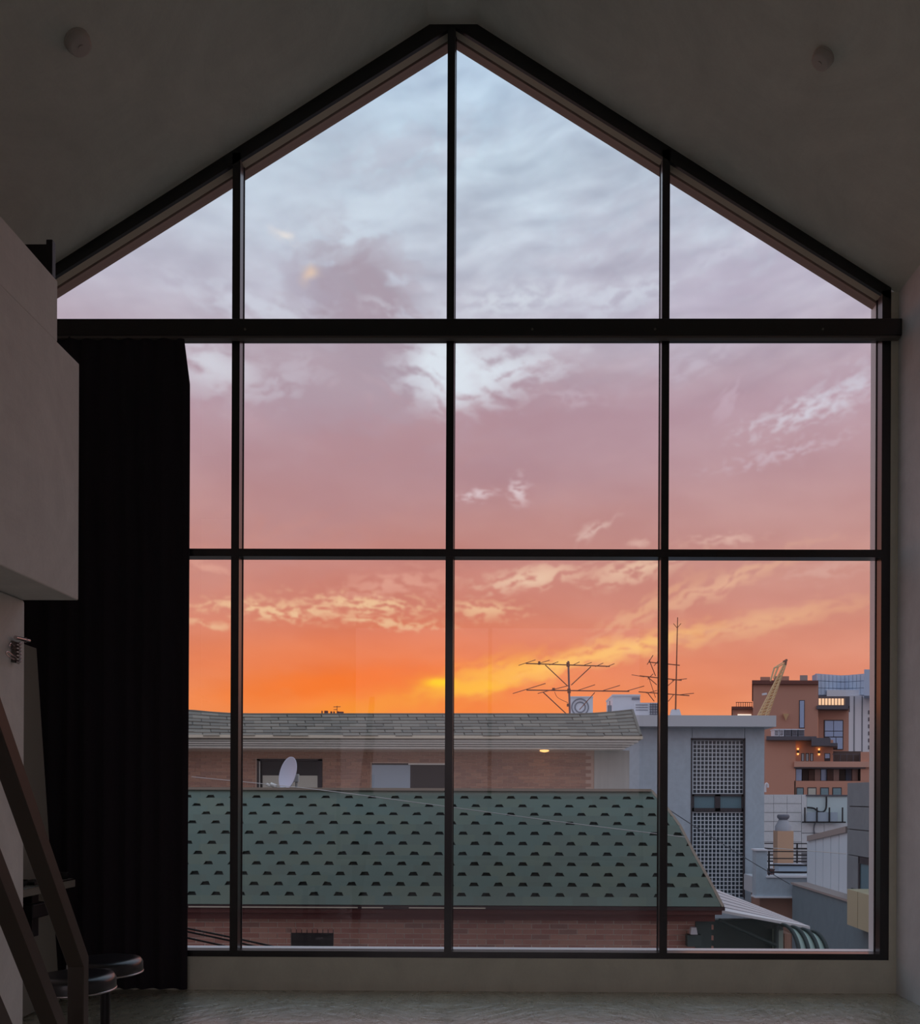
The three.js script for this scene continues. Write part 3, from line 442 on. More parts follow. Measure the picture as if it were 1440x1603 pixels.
{ // brick house behind it, with white cornice and slate roof
  const t = thing('brick_house', 'brown brick house with white cornice and grey roof behind the green roof', 'house', null, V(0, GY, 0));
  const up = (g) => g.translate(0, -GY, 0), DH = 18, rand = rng(11), xl = at(120, 1200, DH).x, xb = at(930, 1200, DH).x, xr = at(985, 1200, DH).x, soff = at(720, 1171.5, 17.4).y;
  const wall = part('wall', up(box(xl, xb, GY, soff, -DH + 0.001, -DH - 5)), E.mortar2, t);
  part('plaster_pier', up(box(xb, xr, GY, soff, -DH + 0.02, -DH - 5)), E.pier, t);
  const holes = [[400, 1187, 505, 1245], [580, 1194, 702, 1245]].map(([a, b, c, d]) => [at(a, b, DH).x, at(c, b, DH).x, at(a, d, DH).y, at(a, b, DH).y]);
  const mw = 0.204, mh = 0.067, bg = new THREE.BoxGeometry(0.193, 0.057, 0.03), rest = []; let n = 0;
  const x0 = at(290, 1200, DH).x;
  for (let r = 0; r < 16; r++) for (let x = xl + (r % 2 ? mw : mw / 2); x < xb - 0.08; x += mw) {
    const y = soff - 1.02 + (r + 0.5) * mh - 0.03, tone = rand(), z = -DH - 0.008 + rand() * 0.005;
    if (y > soff - 0.03) continue;
    let xa = x - 0.0965, xe = x + 0.0965; for (const [a, b, c, d] of holes) if (y + 0.02 > c && y - 0.02 < d && xe > a && xa < b) { if (xa < a) xe = a - 0.005; else if (xe > b) xa = b + 0.005; else xe = xa; } if (xe - xa < 0.03) continue;
    if (x > x0 && r > 1 && n < 298) { n++; part('brick', bg, E.bricks2[Math.floor(tone * 4)], wall); const b = wall.children[wall.children.length - 1]; b.position.set((xa + xe) / 2, y - GY, z); b.scale.x = (xe - xa) / 0.193; } else rest.push(new THREE.BoxGeometry(xe - xa, 0.057, 0.03).translate((xa + xe) / 2, y - GY, z));
  }
  part('brick_field', rest, E.bricks2[0], wall).userData.kind = 'stuff';
  // windows
  const w1 = part('window', up(facing(402, 1188, 504, 1240, DH - 0.006, 0.08)), E.dark, t);
  part('window_frame', [facing(402, 1188, 504, 1191, DH - 0.03, 0.06), facing(402, 1188, 407, 1240, DH - 0.03, 0.06), facing(498, 1188, 504, 1240, DH - 0.03, 0.06)].map(up), E.frameDark, w1);
  part('frosted_pane', up(facing(411, 1214, 497, 1240, DH - 0.012, 0.01)), E.frosted, w1);
  part('drain_pipe', up(rod(at(406.5, 1192, DH - 0.06), at(406.5, 1240, DH - 0.06), 0.012)), E.pier, t);
  const w2 = part('window', up(facing(582, 1195, 702, 1240, DH - 0.006, 0.08)), E.dark, t);
  part('sliding_sash', up(facing(582, 1197.5, 642, 1240, DH - 0.02, 0.03)), E.bluepanel, w2);
  part('lintel', up(facing(639, 1195, 702, 1197.2, DH - 0.03, 0.05)), E.cornice, w2);
  part('reveal', up(facing(642, 1198, 645, 1240, DH - 0.01, 0.02)), E.frameDark, w2);
  // cornice in steps
  const Yc = (py) => at(720, py, 17.3).y, xc = (k) => at(1005 - k * 7, 1160, 17.3).x;
  [[1152, 1156.6, 17.2, E.cream], [1157.6, 1161.4, 17.26, E.cornice], [1162.2, 1164.6, 17.3, E.cornice], [1165.6, 1167.8, 17.35, E.cornice], [1168.8, 1171.4, 17.4, E.cornice]].forEach(([a, b, d, m], i) => part('cornice_step', up(box(xl, xc(i * 0.9), Yc(b), Yc(a), -d, -DH + 0.02)), m, t));
  part('cornice_core', up(box(xl, xc(4.2), Yc(1171), Yc(1153), -17.46, -DH + 0.01)), E.tileDark, t);
  // roof with lifted ends
  const ridge = (px) => 1118.5 - 6.5 * Math.pow(clamp((px - 905) / 85), 1.6) - 6 * Math.pow(clamp((385 - px) / 90), 1.6);
  const S = (u, v) => { const pe = mix(120, 1003, u), pr = mix(120, 990, u), px = mix(pe, pr, v), py = mix(1152, ridge(pr), v), d = mix(17.22, 19.2, v); return at(px, py, d).add(V(0, -GY, 0)); };
  const rows = 7, deckG = [];
  for (let i = 0; i < 40; i++) deckG.push(hexa(S(i / 40, 0).add(V(0, -0.02, 0)), S((i + 1) / 40, 0).add(V(0, -0.02, 0)), S((i + 1) / 40, 1).add(V(0, -0.02, 0)), S(i / 40, 1).add(V(0, -0.02, 0)), V(0, -0.05, 0)));
  part('roof_deck', deckG, E.slates[3], t);
  const slate = []; let c = 0;
  for (let r = 0; r < rows; r++) for (let x = r % 2 ? -0.01 : 0.006; x < 1; x += 0.031) {
    const u0 = clamp(x + 0.001), u1 = clamp(x + 0.0295 + rand() * 0.003), v0 = (r - 0.12 * rand()) / rows, v1 = (r + 1) / rows; if (u1 - u0 < 0.006) continue;
    const lift = V(0, 0.016 + rand() * 0.008, 0), g = hexa(S(u0, v0).add(lift), S(u1, v0).add(lift), S(u1, v1), S(u0, v1), V(0, -0.018, 0));
    if (u1 > 0.18) { c++; part('roof_shingle', g, E.slates[Math.floor(rand() * 4)], t); } else slate.push(g);
  }
  part('shingle_field', slate, E.slates[0], t).userData.kind = 'stuff';
  part('ridge_cap', tube(Array.from({ length: 30 }, (_, i) => S(i / 29, 1)), 0.03, 80), E.slates[3], t);
  part('verge_cap', rod(S(1, 0), S(1, 1), 0.03), E.slates[3], t);
  // soffit lamp, lit
  const lp = at(852, 1175.4, 17.5), l = thing('soffit_lamp', 'small lit oval lamp under the white cornice', 'lamp', null, V(lp.x, lp.y, lp.z));
  part('glowing_lens', new THREE.SphereGeometry(0.09, 24, 12).scale(1, 0.28, 1), lampMat(255, 196, 120, 1.1), l);
  part('lamp_base', new THREE.CylinderGeometry(0.09, 0.09, 0.012, 24).translate(0, 0.022, 0), E.cornice, l);
  const pl = new THREE.PointLight(srgb(255, 190, 110), 0.02); pl.position.set(0, -0.06, 0); pl.castShadow = true; pl.shadow.radius = 3; l.add(pl);
}

{ // satellite dish on the green ridge
  const c = at(455, 1212, 14), t = thing('satellite_dish', 'pale satellite dish standing in front of the brick house window', 'dish', null, c);
  const pts = []; for (let i = 0; i <= 12; i++) { const r = 0.262 * i / 12; pts.push(new THREE.Vector2(Math.max(r, 0.0001), 0.8 * r * r)); } for (let i = 12; i >= 0; i--) { const r = 0.262 * i / 12; pts.push(new THREE.Vector2(Math.max(r, 0.0001), 0.8 * r * r - 0.008)); }
  const turn = (g) => g.rotateX(Math.PI / 2).rotateX(-0.12).rotateY(-0.86).rotateZ(-0.12);
  part('reflector', turn(new THREE.LatheGeometry(pts, 40).scale(1, 1, 1)), E.dish, t);
  part('feed_arm', [tube([V(0.02, -0.18, 0.02), V(-0.12, -0.21, 0.06), V(-0.26, -0.19, 0.1)], 0.01)], E.pier, t);
  part('receiver', [new THREE.CylinderGeometry(0.03, 0.03, 0.09, 16).rotateZ(1.2).translate(-0.24, -0.17, 0.1), new THREE.CylinderGeometry(0.022, 0.022, 0.07, 16).rotateZ(1.2).translate(-0.31, -0.17, 0.1)], E.cornice, t);
  part('bracket', [rbox(0.06, 0.14, -0.12, 0.0, 0.03, 0.09, 0.008), rod(V(0.1, -0.12, 0.05), V(0.1, -0.95, 0.05), 0.02)], E.pier, t);
}

{ // grey-blue tower with glass-block stair window
  const D = 30, t = thing('stair_tower', 'grey-blue rendered block with a tall gridded stair window', 'building', null, V(0, GY, 0)), up = (g) => g.translate(0, -GY, 0);
  const base = (x0, y0, x1, d, deep) => { const g = facing(x0, y0, x1, 1500, d, deep); return box(at(x0, 1300, d).x, at(x1, 1300, d).x, GY, at((x0 + x1) / 2, y0, d).y, -d, -d - deep); };
  const pieces = [[872, 1083], [1165.5, 1196]].map(([a, b]) => base(a, 1137, b, D, 6));
  part('wall', [...pieces, facing(1083, 1137, 1165.5, 1158, D, 6), box(at(1083, 1200, D).x, at(1165.5, 1200, D).x, GY, at(1120, 1405, D).y, -D, -D - 6), facing(1083, 1150, 1165.5, 1410, D + 0.35, 5)].map((g) => up(metres(g))), E.tower, t);
  part('roof_slab', up(facing(868, 1119.5, 1215, 1137, D - 0.5, 7.2)), E.towerLight, t);
  const grid = (y0, y1, rows, name) => {
    const bars = [], cols = 13;
    for (let i = 0; i <= cols; i++) { const x = mix(1084.5, 1163.5, i / cols); bars.push(facing(x - 0.75, y0, x + 0.75, y1, D + 0.12, 0.03)); }
    for (let j = 0; j <= rows; j++) { const y = mix(y0 + 0.9, y1 - 0.9, j / rows); bars.push(facing(1083.6, y - 0.7, 1164.4, y + 0.7, D + 0.118, 0.03)); }
    const s = part('block_lattice', bars.map(up), E.lattice, t), panes = [];
    for (let i = 0; i < cols; i++) for (let j = 0; j < rows; j++) { const a = mix(1084.5, 1163.5, i / cols), b = mix(1084.5, 1163.5, (i + 1) / cols), c = mix(y0 + 0.9, y1 - 0.9, j / rows), d = mix(y0 + 0.9, y1 - 0.9, (j + 1) / rows); panes.push(up(facing(a, c, b, d, D + 0.16, 0.04))); }
    part('glass_blocks', panes, E.block, s).userData.kind = 'stuff';
  };
  grid(1158.5, 1243, 13); grid(1271, 1406, 21);
  const w = part('awning_window', [facing(1083, 1243.5, 1164.5, 1246.5, D + 0.06, 0.1), facing(1083, 1265, 1164.5, 1270.5, D + 0.06, 0.1), facing(1083, 1243.5, 1086.5, 1270, D + 0.06, 0.1), facing(1161, 1243.5, 1164.5, 1270, D + 0.06, 0.1), facing(1119, 1243.5, 1127.5, 1270, D + 0.06, 0.1)].map(up), E.frameDark, t);
  for (const [a, b] of [[1086.5, 1119], [1127.5, 1161]]) part('pane', up(facing(a, 1246.5, b, 1265, D + 0.12, 0.03)), E.winglass, w);
  part('window_frame', [facing(1081.3, 1155.5, 1083, 1407, D - 0.02, 0.3), facing(1164.6, 1155.5, 1166.4, 1407, D - 0.02, 0.3), facing(1081.3, 1155.5, 1166.4, 1158, D - 0.02, 0.3)].map(up), E.frameDark, t);
}
{ // terrace beside the tower
  const D = 28, t = thing('terrace', 'grey terrace box with brick base to the right of the stair tower', 'building', null, V(0, GY, 0)), up = (g) => g.translate(0, -GY, 0);
  part('parapet', [facing(1183, 1331, 1201, 1405, D, 0.4), facing(1201, 1373, 1266, 1405, D, 0.4)].map((g) => up(metres(g))), E.tower, t);
  const FT = at(1230, 1374, D + 0.05).y, XT = at(1196, 1300, 30).x + 0.02, fpx = (d) => VY + (EYE - FT) * F / d;
  part('terrace_floor', [box(at(1183, 1380, D).x, XT, FT - 0.5, FT, -D - 0.42, -29.4), box(XT, at(1236, 1380, D).x + 1.6, FT - 0.5, FT, -D - 0.42, -35)].map(up), E.towerLight, t);
  part('coping', [facing(1182, 1329.5, 1202, 1332, D - 0.06, 0.5), facing(1200, 1371.5, 1266, 1374, D - 0.06, 0.5), facing(1182, 1403.5, 1240, 1406, D - 0.08, 0.5)].map(up), E.pale, t);
  const bx = at(1195, 1410, D).x, b1 = at(1262, 1410, D).x, b = part('brick_base', up(box(bx, b1, GY, FT - 0.52, -D - 0.41, -29.4)), E.bricks2[1], t);
  const pot = thing('terrace_box', 'dark red box on the terrace corner behind the black railing', 'box', null, null);
  part('body', facing(1203, 1362, 1212, fpx(D + 0.6) - 0.05, D + 0.6, 0.25), E.maroon, pot);
  part('lid', facing(1202, 1360.5, 1213, 1362.2, D + 0.58, 0.3), E.terrace, pot);
  const bin = single('terrace_bench', [facing(1219, 1355, 1264, fpx(D + 1.6) - 0.05, D + 1.6, 0.5), facing(1219, 1353.5, 1264, 1355.5, D + 1.55, 0.6)], E.bluepanel, 'pale blue bench on the terrace behind the railing', 'bench');
  const rail = (name, label, d, bars, posts) => { const r = thing(name, label, 'railing', 'black terrace railings'); for (const [x0, x1, y, h] of bars) part('rail', facing(x0, y - h / 2, x1, y + h / 2, d, 0.05), E.railBlack, r); for (const [x, y0, y1] of posts) part('post', facing(x - 1, y0, x + 1, y1, d - 0.02, 0.06), E.railBlack, r); };
  rail('terrace_railing', 'black railing nearest, crossing in front of the brick chimney', D + 0.15, [[1202.5, 1266, 1333, 1.6], [1202.5, 1266, 1344, 1.6], [1202.5, 1266, 1354.5, 2.6], [1202.5, 1266, 1365.5, 2.6]], [[1204, 1333, 1370.4], [1265, 1320, 1370.4]]);
  rail('terrace_railing', 'black railing passing behind the brick chimney', D + 4, [[1197, 1266, 1320.5, 1.6], [1197, 1266, 1328.5, 2.4], [1197, 1266, 1338.5, 2.2], [1197, 1266, 1348.5, 2.2]], [[1214, 1320, fpx(D + 4) - 0.4], [1248, 1320, fpx(D + 4) - 0.4]]);
  const c = thing('brick_chimney', 'tan brick chimney with a grey stone cap on the terrace', 'chimney', null, V(0, GY, 0)), dc = D + 2.6;
  part('shaft', up(facing(1217, 1301, 1242, fpx(dc) - 0.05, dc, 0.5)), E.clay, c);
  const mid = at(1229.5, 1300, dc), s = dc / F; // size of one surveyed unit out there
  part('stone_collar', new THREE.LatheGeometry([[12.5, 0], [12.5, 7], [8, 15], [7, 17.5], [0.01, 17.5]].map(([x, y]) => new THREE.Vector2(x * s, y * s)), 24).translate(mid.x, mid.y - 0.02 - GY, -dc - 0.26), E.stone, c);
  part('stone_cap', new THREE.LatheGeometry([[0.01, 17], [6, 17.3], [9, 20], [9.6, 23], [8.4, 25.5], [0.01, 25.8]].map(([x, y]) => new THREE.Vector2(x * s, y * s)), 24).translate(mid.x, mid.y - 0.02 - GY, -dc - 0.26), std(122, 122, 130, 0.9), c);
}
{ // white panelled block behind the terrace
  const D = 45, t = thing('white_panel_block', 'white panelled block behind the brick chimney', 'building', null, V(0, GY, 0)), up = (g) => g.translate(0, -GY, 0);
  part('core', up(facing(1190, 1244, 1335, 1420, D + 0.06, 6)), E.tileDark, t);
  const ys = [1243.5, 1258, 1272, 1286, 1301.5, 1318, 1335, 1352], xs = [1191, 1211, 1232, 1254.5];
  for (let j = 0; j < ys.length - 1; j++) for (let i = 0; i < 3; i++) part('panel', up(facing(xs[i] + 0.3, ys[j] + 0.4, xs[i + 1] - 0.3, ys[j + 1] - 0.4, D, 0.08)), E.tile, t);
  for (const [a, b, c, d] of [[1254.5, 1288, 1290, 1304], [1290, 1288, 1330, 1304], [1254.5, 1304.5, 1330, 1335], [1254.5, 1243.5, 1263, 1288]]) part('panel', up(facing(a + 0.3, b + 0.4, c - 0.3, d - 0.4, D, 0.08)), E.tile, t);
  part('roof_wall', up(facing(1263, 1246, 1326, 1288, D + 0.02, 0.1)), std(206, 224, 226, 0.8), t);
  part('parapet_edge', up(facing(1262, 1244.2, 1327, 1246.4, D - 0.05, 0.3)), E.slab, t);
  const p = thing('roof_guard', 'black bar frame on the white block with blue-grey panels behind', 'railing');
  part('bottom_rail', facing(1256, 1286, 1324, 1288, D - 0.3, 0.06), E.railBlack, p);
  for (const x of [1260, 1279, 1298.5, 1319]) part('post', facing(x - 0.9, 1264, x + 0.9, 1287, D - 0.3, 0.06), E.railBlack, p);
  for (const [a, b] of [[1263, 1278], [1280, 1297], [1300, 1311]]) part('panel', facing(a, 1271.5, b, 1286, D - 0.22, 0.04), E.bluepanel, p);
  single('pipe', tube([[1293.5, 1247], [1293.5, 1256], [1292.5, 1266], [1289, 1270.5], [1281, 1270.5], [1274, 1265.5], [1263.5, 1264]].map(([x, y]) => at(x, y, D - 0.09)), 0.04, 60, 8), E.railBlack, 'black pipe bending down across the white block', 'pipe');
  single('pipe', tube([[1276, 1288], [1274.5, 1293], [1274, 1300], [1275.5, 1307]].map(([x, y]) => at(x, y, D - 0.06)), 0.03, 30, 8), E.groove, 'short grey pipe hanging below the black bar frame', 'pipe');
}
{ // neighbours on the right, their walls running along the lane
  const X1 = at(1237, 1383, 28).x, T1 = at(1237, 1383, 28).y, D0 = 27.8;
  const w = thing('lane_wall', 'dark slate-grey wall running along the lane at lower right', 'wall', null, V(0, GY, 0));
  part('wall', metres(box(X1, X1 + 0.35, 0, T1 - GY, -D0, -11)), E.slate, w);
  part('coping', box(X1 - 0.05, X1 + 0.75, T1 - GY, T1 - GY + 0.06, -D0, -11), E.coping, w);
  const X2 = X1 + 0.42, zAt = (px, x) => { const p = at(px, 1300, 1); return -x / p.x; };
  const za = zAt(1266, X2), zb = zAt(1327, X2), top0 = at(1265, 1317, -za).y, top1 = at(1325, 1303, -zb).y;
  const c = thing('white_shed', 'white sheet-clad shed with sloping top behind the slate-grey wall', 'shed', null, V(0, GY, 0));
  const n = 5; for (let i = 0; i < n; i++) { const k0 = i / n, k1 = (i + 1) / n - 0.012; part('sheet', hexa(V(X2, T1 + 0.062 - GY, mix(za, zb, k0)), V(X2, T1 + 0.062 - GY, mix(za, zb, k1)), V(X2, mix(top0, top1, k1) - GY, mix(za, zb, k1)), V(X2, mix(top0, top1, k0) - GY, mix(za, zb, k0)), V(0.12, 0, 0)), E.corr, c); }
  part('top_trim', hexa(V(X2 - 0.06, top0 - GY, za), V(X2 - 0.06, top1 - GY, zb), V(X2 - 0.06, top1 - GY + 0.16, zb), V(X2 - 0.06, top0 - GY + 0.16, za), V(0.3, 0, 0)), E.coping, c);
  part('back_wall', box(X2, X2 + 3, T1 + 0.062 - GY, top0 - GY, za, za - 0.15), E.corr, c);
  part('seam_backing', hexa(V(X2 + 0.04, T1 + 0.062 - GY, za), V(X2 + 0.04, T1 + 0.062 - GY, zb), V(X2 + 0.04, top1 - GY, zb), V(X2 + 0.04, top0 - GY, za), V(0.1, 0, 0)), E.groove, c);
  // grey panelled building nearer on the lane
  const X3 = X1 + 0.3, z3 = zAt(1326, X3), b = thing('grey_panel_building', 'tall grey panelled building at the right edge of the view', 'building', null, V(0, GY, 0));
  const Y = (py) => at(1326, py, -z3).y - GY, rowsY = [1225, 1262, 1297.5, 1337.5, 1392, 1560];
  part('core', box(X3 + 0.06, X3 + 6, 0, Y(1226), z3 - 0.02, -12), std(82, 84, 90, 0.8), b);
  for (let j = 0; j < 5; j++) { const z = [z3, z3 + 2.6, z3 + 5.2, z3 + 7.8, -12]; for (let i = 0; i < 4; i++) { if (j === 3 && i === 0) { part('panel', metres(box(X3, X3 + 0.06, Y(1391.5), Y(1338), z[0], z[0] + 0.75)), E.grey, b); continue; } if (j === 4 && i < 2) continue; part('panel', metres(box(X3, X3 + 0.06, Y(rowsY[j + 1]) + 0.012, Y(rowsY[j]) - 0.012, z[i] + 0.01, z[i + 1] - 0.01)), E.grey, b); } }
  const g = part('window', box(X3 + 0.03, X3 + 0.06, Y(1391.5), Y(1338), z3 + 0.8, z3 + 2.59), E.winglass, b);
  part('window_frame', [box(X3, X3 + 0.05, Y(1391.5), Y(1338), z3 + 0.76, z3 + 0.84), box(X3, X3 + 0.05, Y(1348), Y(1338), z3 + 0.8, z3 + 2.59), box(X3, X3 + 0.05, Y(1391.5), Y(1388), z3 + 0.3, z3 + 2.59)], E.frameDark, g);
  const X4 = X1 - 0.35, z4 = zAt(1326.5, X4), Y4 = (py) => at(1326, py, -z4).y - GY;
  for (let i = 0; i < 3; i++) part('beige_panel', box(X4, X3 + 0.06, Y4(1447), Y4(1391.5), z4 + i * 0.68, z4 + 0.65 + i * 0.68), E.beige, b);
}
{ // orange brick building in front of the orange tower
  const D = 62, t = thing('orange_brick_building', 'orange brick building with glazed terraces and wall lamps', 'building', null, V(0, GY, 0)), up = (g) => g.translate(0, -GY, 0), f = (a, b, c, d, k = 0, deep = 1) => up(facing(a, b, c, d, D - k, deep));
  part('wall', [f(1197, 1157, 1245, 1420, 0, 10), f(1225.5, 1158, 1304, 1193, -0.6, 9), f(1243, 1222.5, 1366, 1420, 0, 10), f(1347, 1177, 1366, 1223, 0, 10)], E.orange, t);
  part('terrace_back', [f(1243, 1200, 1362, 1224, -2.2, 6), f(1303, 1176, 1348, 1193, -2.4, 6)], E.terrace, t);
  part('ledge', f(1243, 1192, 1363, 1200.8, 0.2, 9), E.orangeLight, t);
  part('roof_slab', [f(1199.5, 1152.5, 1278, 1158.5, 0.5, 9), f(1270, 1155, 1300, 1167.5, 0.9, 5), f(1300, 1163, 1311, 1168, 0.6, 4)], E.slab, t);
  part('terrace_soffit', f(1243, 1200.8, 1355, 1203, 0.1, 6), E.slab, t);
  for (let i = 0; i < 11; i++) { const a = mix(1245.5, 1353, i / 11), b = mix(1245.5, 1353, (i + 1) / 11); part('glass_panel', f(a + 0.6, 1204, b - 0.6, 1222, i % 3 ? -1.2 : -0.4, 0.08), i % 4 === 0 ? E.blueGlass : i % 3 === 1 ? E.terrace : std(132, 100, 90, 0.4), t); }
  for (let i = 0; i < 5; i++) part('balcony_post', f(mix(1305, 1346, i / 4) - 0.4, 1181, mix(1305, 1346, i / 4) + 0.4, 1192, -0.2, 0.08), E.slab, t);
  part('balcony_rail', f(1303, 1180, 1348, 1181, -0.2, 0.1), E.slab, t);
  for (const [a, b] of [[1254, 1259], [1261, 1266], [1268, 1273]]) { const w = part('window', f(a, 1179, b, 1191.5, -0.58, 0.1), E.dark, t); part('pane', f(a + 1, 1180, b - 1, 1191, -0.56, 0.02), E.bluepanel, w); }
  { const w = part('window', f(1290.5, 1179, 1299.5, 1191.5, -0.58, 0.1), E.frameDark, t); part('pane', f(1291.5, 1180, 1298.5, 1187, -0.56, 0.02), E.blueGlass, w); }
  for (const [a, b] of [[1246.5, 1258], [1264, 1278], [1284, 1297.5], [1303, 1317.5]]) { const w = part('window', f(a, 1232.5, b, 1246, 0.04, 0.1), E.frameDark, t); part('pane', f(a + 1.2, 1234, b - 1.2, 1245, 0.08, 0.04), a === 1264 ? E.frosted : E.winglass, w); }
  for (const [x, y, which] of [[1249, 1176.5, 'left'], [1282, 1177, 'right']]) {
    const p = at(x, y, D + 0.5), l = thing('wall_lamp', which === 'left' ? 'lit wall lamp left of the slit windows on the orange building' : 'lit wall lamp right of the slit windows on the orange building', 'lamp', 'wall lamps on the orange building', p);
    part('housing', rbox(-0.06, 0.06, -0.1, 0.1, -0.05, 0.06, 0.01), E.slab, l);
    for (const s of [-1, 1]) part('glowing_lens', new THREE.CylinderGeometry(0.07, 0.05, 0.12, 12).translate(0, s * 0.17, 0), lampMat(255, 190, 110, 1.2), l);
    const pl = new THREE.PointLight(srgb(255, 170, 90), 0.06); pl.position.set(0, 0.32, 0.16); pl.castShadow = true; pl.shadow.radius = 3; l.add(pl);
  }
  // rooftop units
  for (const [a, b, m, i] of [[1212, 1219, E.unit, 0], [1220, 1227, E.unit, 1], [1229, 1238, E.unitDark, 2], [1240, 1248, E.unitDark, 3], [1250, 1259, E.unitDark, 4]]) {
    const u = thing('rooftop_unit', ['first pale rooftop unit from the left on the orange building', 'second pale rooftop unit on the orange building', 'leftmost dark rooftop unit on the orange building', 'middle dark rooftop unit on the orange building', 'rightmost dark rooftop unit on the orange building'][i], 'air conditioner', 'rooftop units');
    part('casing', facing(a, 1142.5, b, 1153.7, D + 0.4, 0.8), m, u); part('cap', facing(a - 0.4, 1141, b + 0.4, 1142.6, D + 0.35, 0.9), E.unit, u);
    part('grille', [0, 1, 2].map((k) => facing(a + 1, 1144 + k * 2.6, b - 1, 1145.2 + k * 2.6, D + 0.37, 0.05)), E.slab, u);
  }
  single('roof_fixture', [rod(at(1198, 1240, 44), at(1198, 1230, 44), 0.05), tube([[1198, 1230], [1199.5, 1226.5], [1201.5, 1228], [1202, 1233]].map(([x, y]) => at(x, y, 44)), 0.05, 20)], E.pale, 'white curved vent pipe beside the stair tower wall', 'pipe');
}
{ // orange tower
  const D = 80, t = thing('orange_tower', 'tall orange brick tower with dark cornice behind the crane', 'building', null, V(0, GY, 0)), up = (g) => g.translate(0, -GY, 0), f = (a, b, c, d, k = 0, deep = 1) => up(facing(a, b, c, d, D - k, deep));
  part('wall', [f(1178, 1066, 1280, 1420, 0, 14), f(1146, 1108, 1179, 1420, -1, 12), f(1280, 1109, 1328, 1420, -1, 12)], E.orangeDark, t);
  part('cornice', [f(1177, 1065, 1281, 1071, 0.3, 14.5), f(1145, 1106, 1178, 1110, -0.7, 12)], std(118, 74, 66, 0.9), t);
  part('terrace_slab', f(1278, 1104.5, 1328, 1110, 0.2, 8), E.slab, t);
  part('penthouse_wall', f(1280, 1090, 1330, 1105, -3, 6), E.slab, t);
  part('lit_window_band', f(1281, 1093.5, 1322, 1103.5, -2.9, 0.1), lampMat(236, 190, 150, 0.9), t);
  for (let i = 0; i < 9; i++) part('window_bar', f(mix(1281, 1321.5, i / 8) - 0.4, 1093, mix(1281, 1321.5, i / 8) + 0.4, 1104, -2.8, 0.08), E.slab, t);
  part('lit_window_band', f(1155, 1118, 1176, 1122, -0.9, 0.1), lampMat(240, 226, 206, 0.9), t);
  for (const [a, b, c, d, m] of [[1190, 1059.6, 1205.5, 1066, E.orangeDark], [1211, 1058.5, 1235, 1066, E.orangeDark], [1252, 1057, 1264, 1066, E.coping]]) part('roof_box', f(a, b, c, d, -2, 4), m, t);
  { const w = part('window', f(1251, 1096, 1259.5, 1140, 0.05, 0.2), E.frameDark, t); part('pane', f(1252, 1097, 1258.5, 1139, 0.1, 0.05), E.blueGlass, w); }
  { const w = part('window', f(1290, 1127, 1320, 1173.5, -0.9, 0.2), E.frameDark, t); for (const [a, b, c, d] of [[1291.3, 1128.5, 1304.3, 1144], [1305.3, 1128.5, 1318.8, 1144], [1291.3, 1145, 1304.3, 1153], [1305.3, 1145, 1318.8, 1153], [1298, 1154.5, 1308, 1172.5], [1309, 1154.5, 1318.8, 1172.5]]) part('pane', f(a, b, c, d, -0.85, 0.06), E.blueGlass, w); }
  part('downlight', up(new THREE.ConeGeometry(0.28, 0.6, 10).rotateX(Math.PI).translate(...at(1230, 1123, D - 0.3).toArray())), E.crane, t);
  for (let i = 0; i < 8; i++) part('parapet_post', f(mix(1153, 1177, i / 7) - 0.3, 1099, mix(1153, 1177, i / 7) + 0.3, 1107, -0.8, 0.08), E.rust, t);
  part('parapet_rail', f(1152, 1099, 1178, 1099.8, -0.8, 0.08), E.rust, t);
}
{ // pale tower with glass crown
  const D = 120, t = thing('pale_tower', 'pale tower with vertical grooves under a blue glass crown', 'building', null, V(0, GY, 0)), up = (g) => g.translate(0, -GY, 0), f = (a, b, c, d, k = 0, deep = 1) => up(facing(a, b, c, d, D - k, deep));
  part('wall', [f(1328, 1089, 1380, 1420, 0, 20), f(1294, 1080, 1352, 1100, -1, 18)], E.pale, t);
  for (const x of [1337, 1349.5]) part('groove', f(x - 0.7, 1090, x + 0.7, 1177, 0.06, 0.2), E.groove, t);
  for (let i = 0; i < 6; i++) part('window', f(1359, 1112 + i * 11, 1362, 1118 + i * 11, 0.06, 0.2), E.slab, t);
  part('slab_block', f(1352.5, 1048, 1380, 1089, 3, 8), std(192, 206, 230, 0.6), t);
  const cs = [], fr = []; const P = (x, y, d) => at(x, y, d).add(V(0, -GY, 0));
  const curve = (k) => [mix(1279, 1353, k), 1054.5 + 3 * (k < 0.55 ? k / 0.55 : (1 - k) / 0.45), D + 4 * (k < 0.55 ? k / 0.55 : (1 - k) / 0.45)];
  for (let i = 0; i < 12; i++) for (let j = 0; j < 3; j++) { const a = curve(i / 12), b = curve((i + 1) / 12), y = (c, q) => mix(c[1], 1088, q); part('glass_panel', hexa(P(a[0] + 0.25, y(a, (j + 1) / 3) - 0.4, a[2]), P(b[0] - 0.25, y(b, (j + 1) / 3) - 0.4, b[2]), P(b[0] - 0.25, y(b, j / 3) + 0.4, b[2]), P(a[0] + 0.25, y(a, j / 3) + 0.4, a[2]), V(0, 0, -0.3)), E.crown, t); }
  part('crown_backing', [0, 1, 2, 3, 4, 5].map((i) => { const a = curve(i / 6), b = curve((i + 1) / 6); return hexa(P(a[0], 1089, a[2] + 0.6), P(b[0], 1089, b[2] + 0.6), P(b[0], b[1], b[2] + 0.6), P(a[0], a[1], a[2] + 0.6), V(0, 0, -2)); }), E.crownFrame, t);
  part('crown_end', f(1276, 1054.5, 1281.5, 1089, -4, 3), std(190, 200, 222, 0.6), t);
}
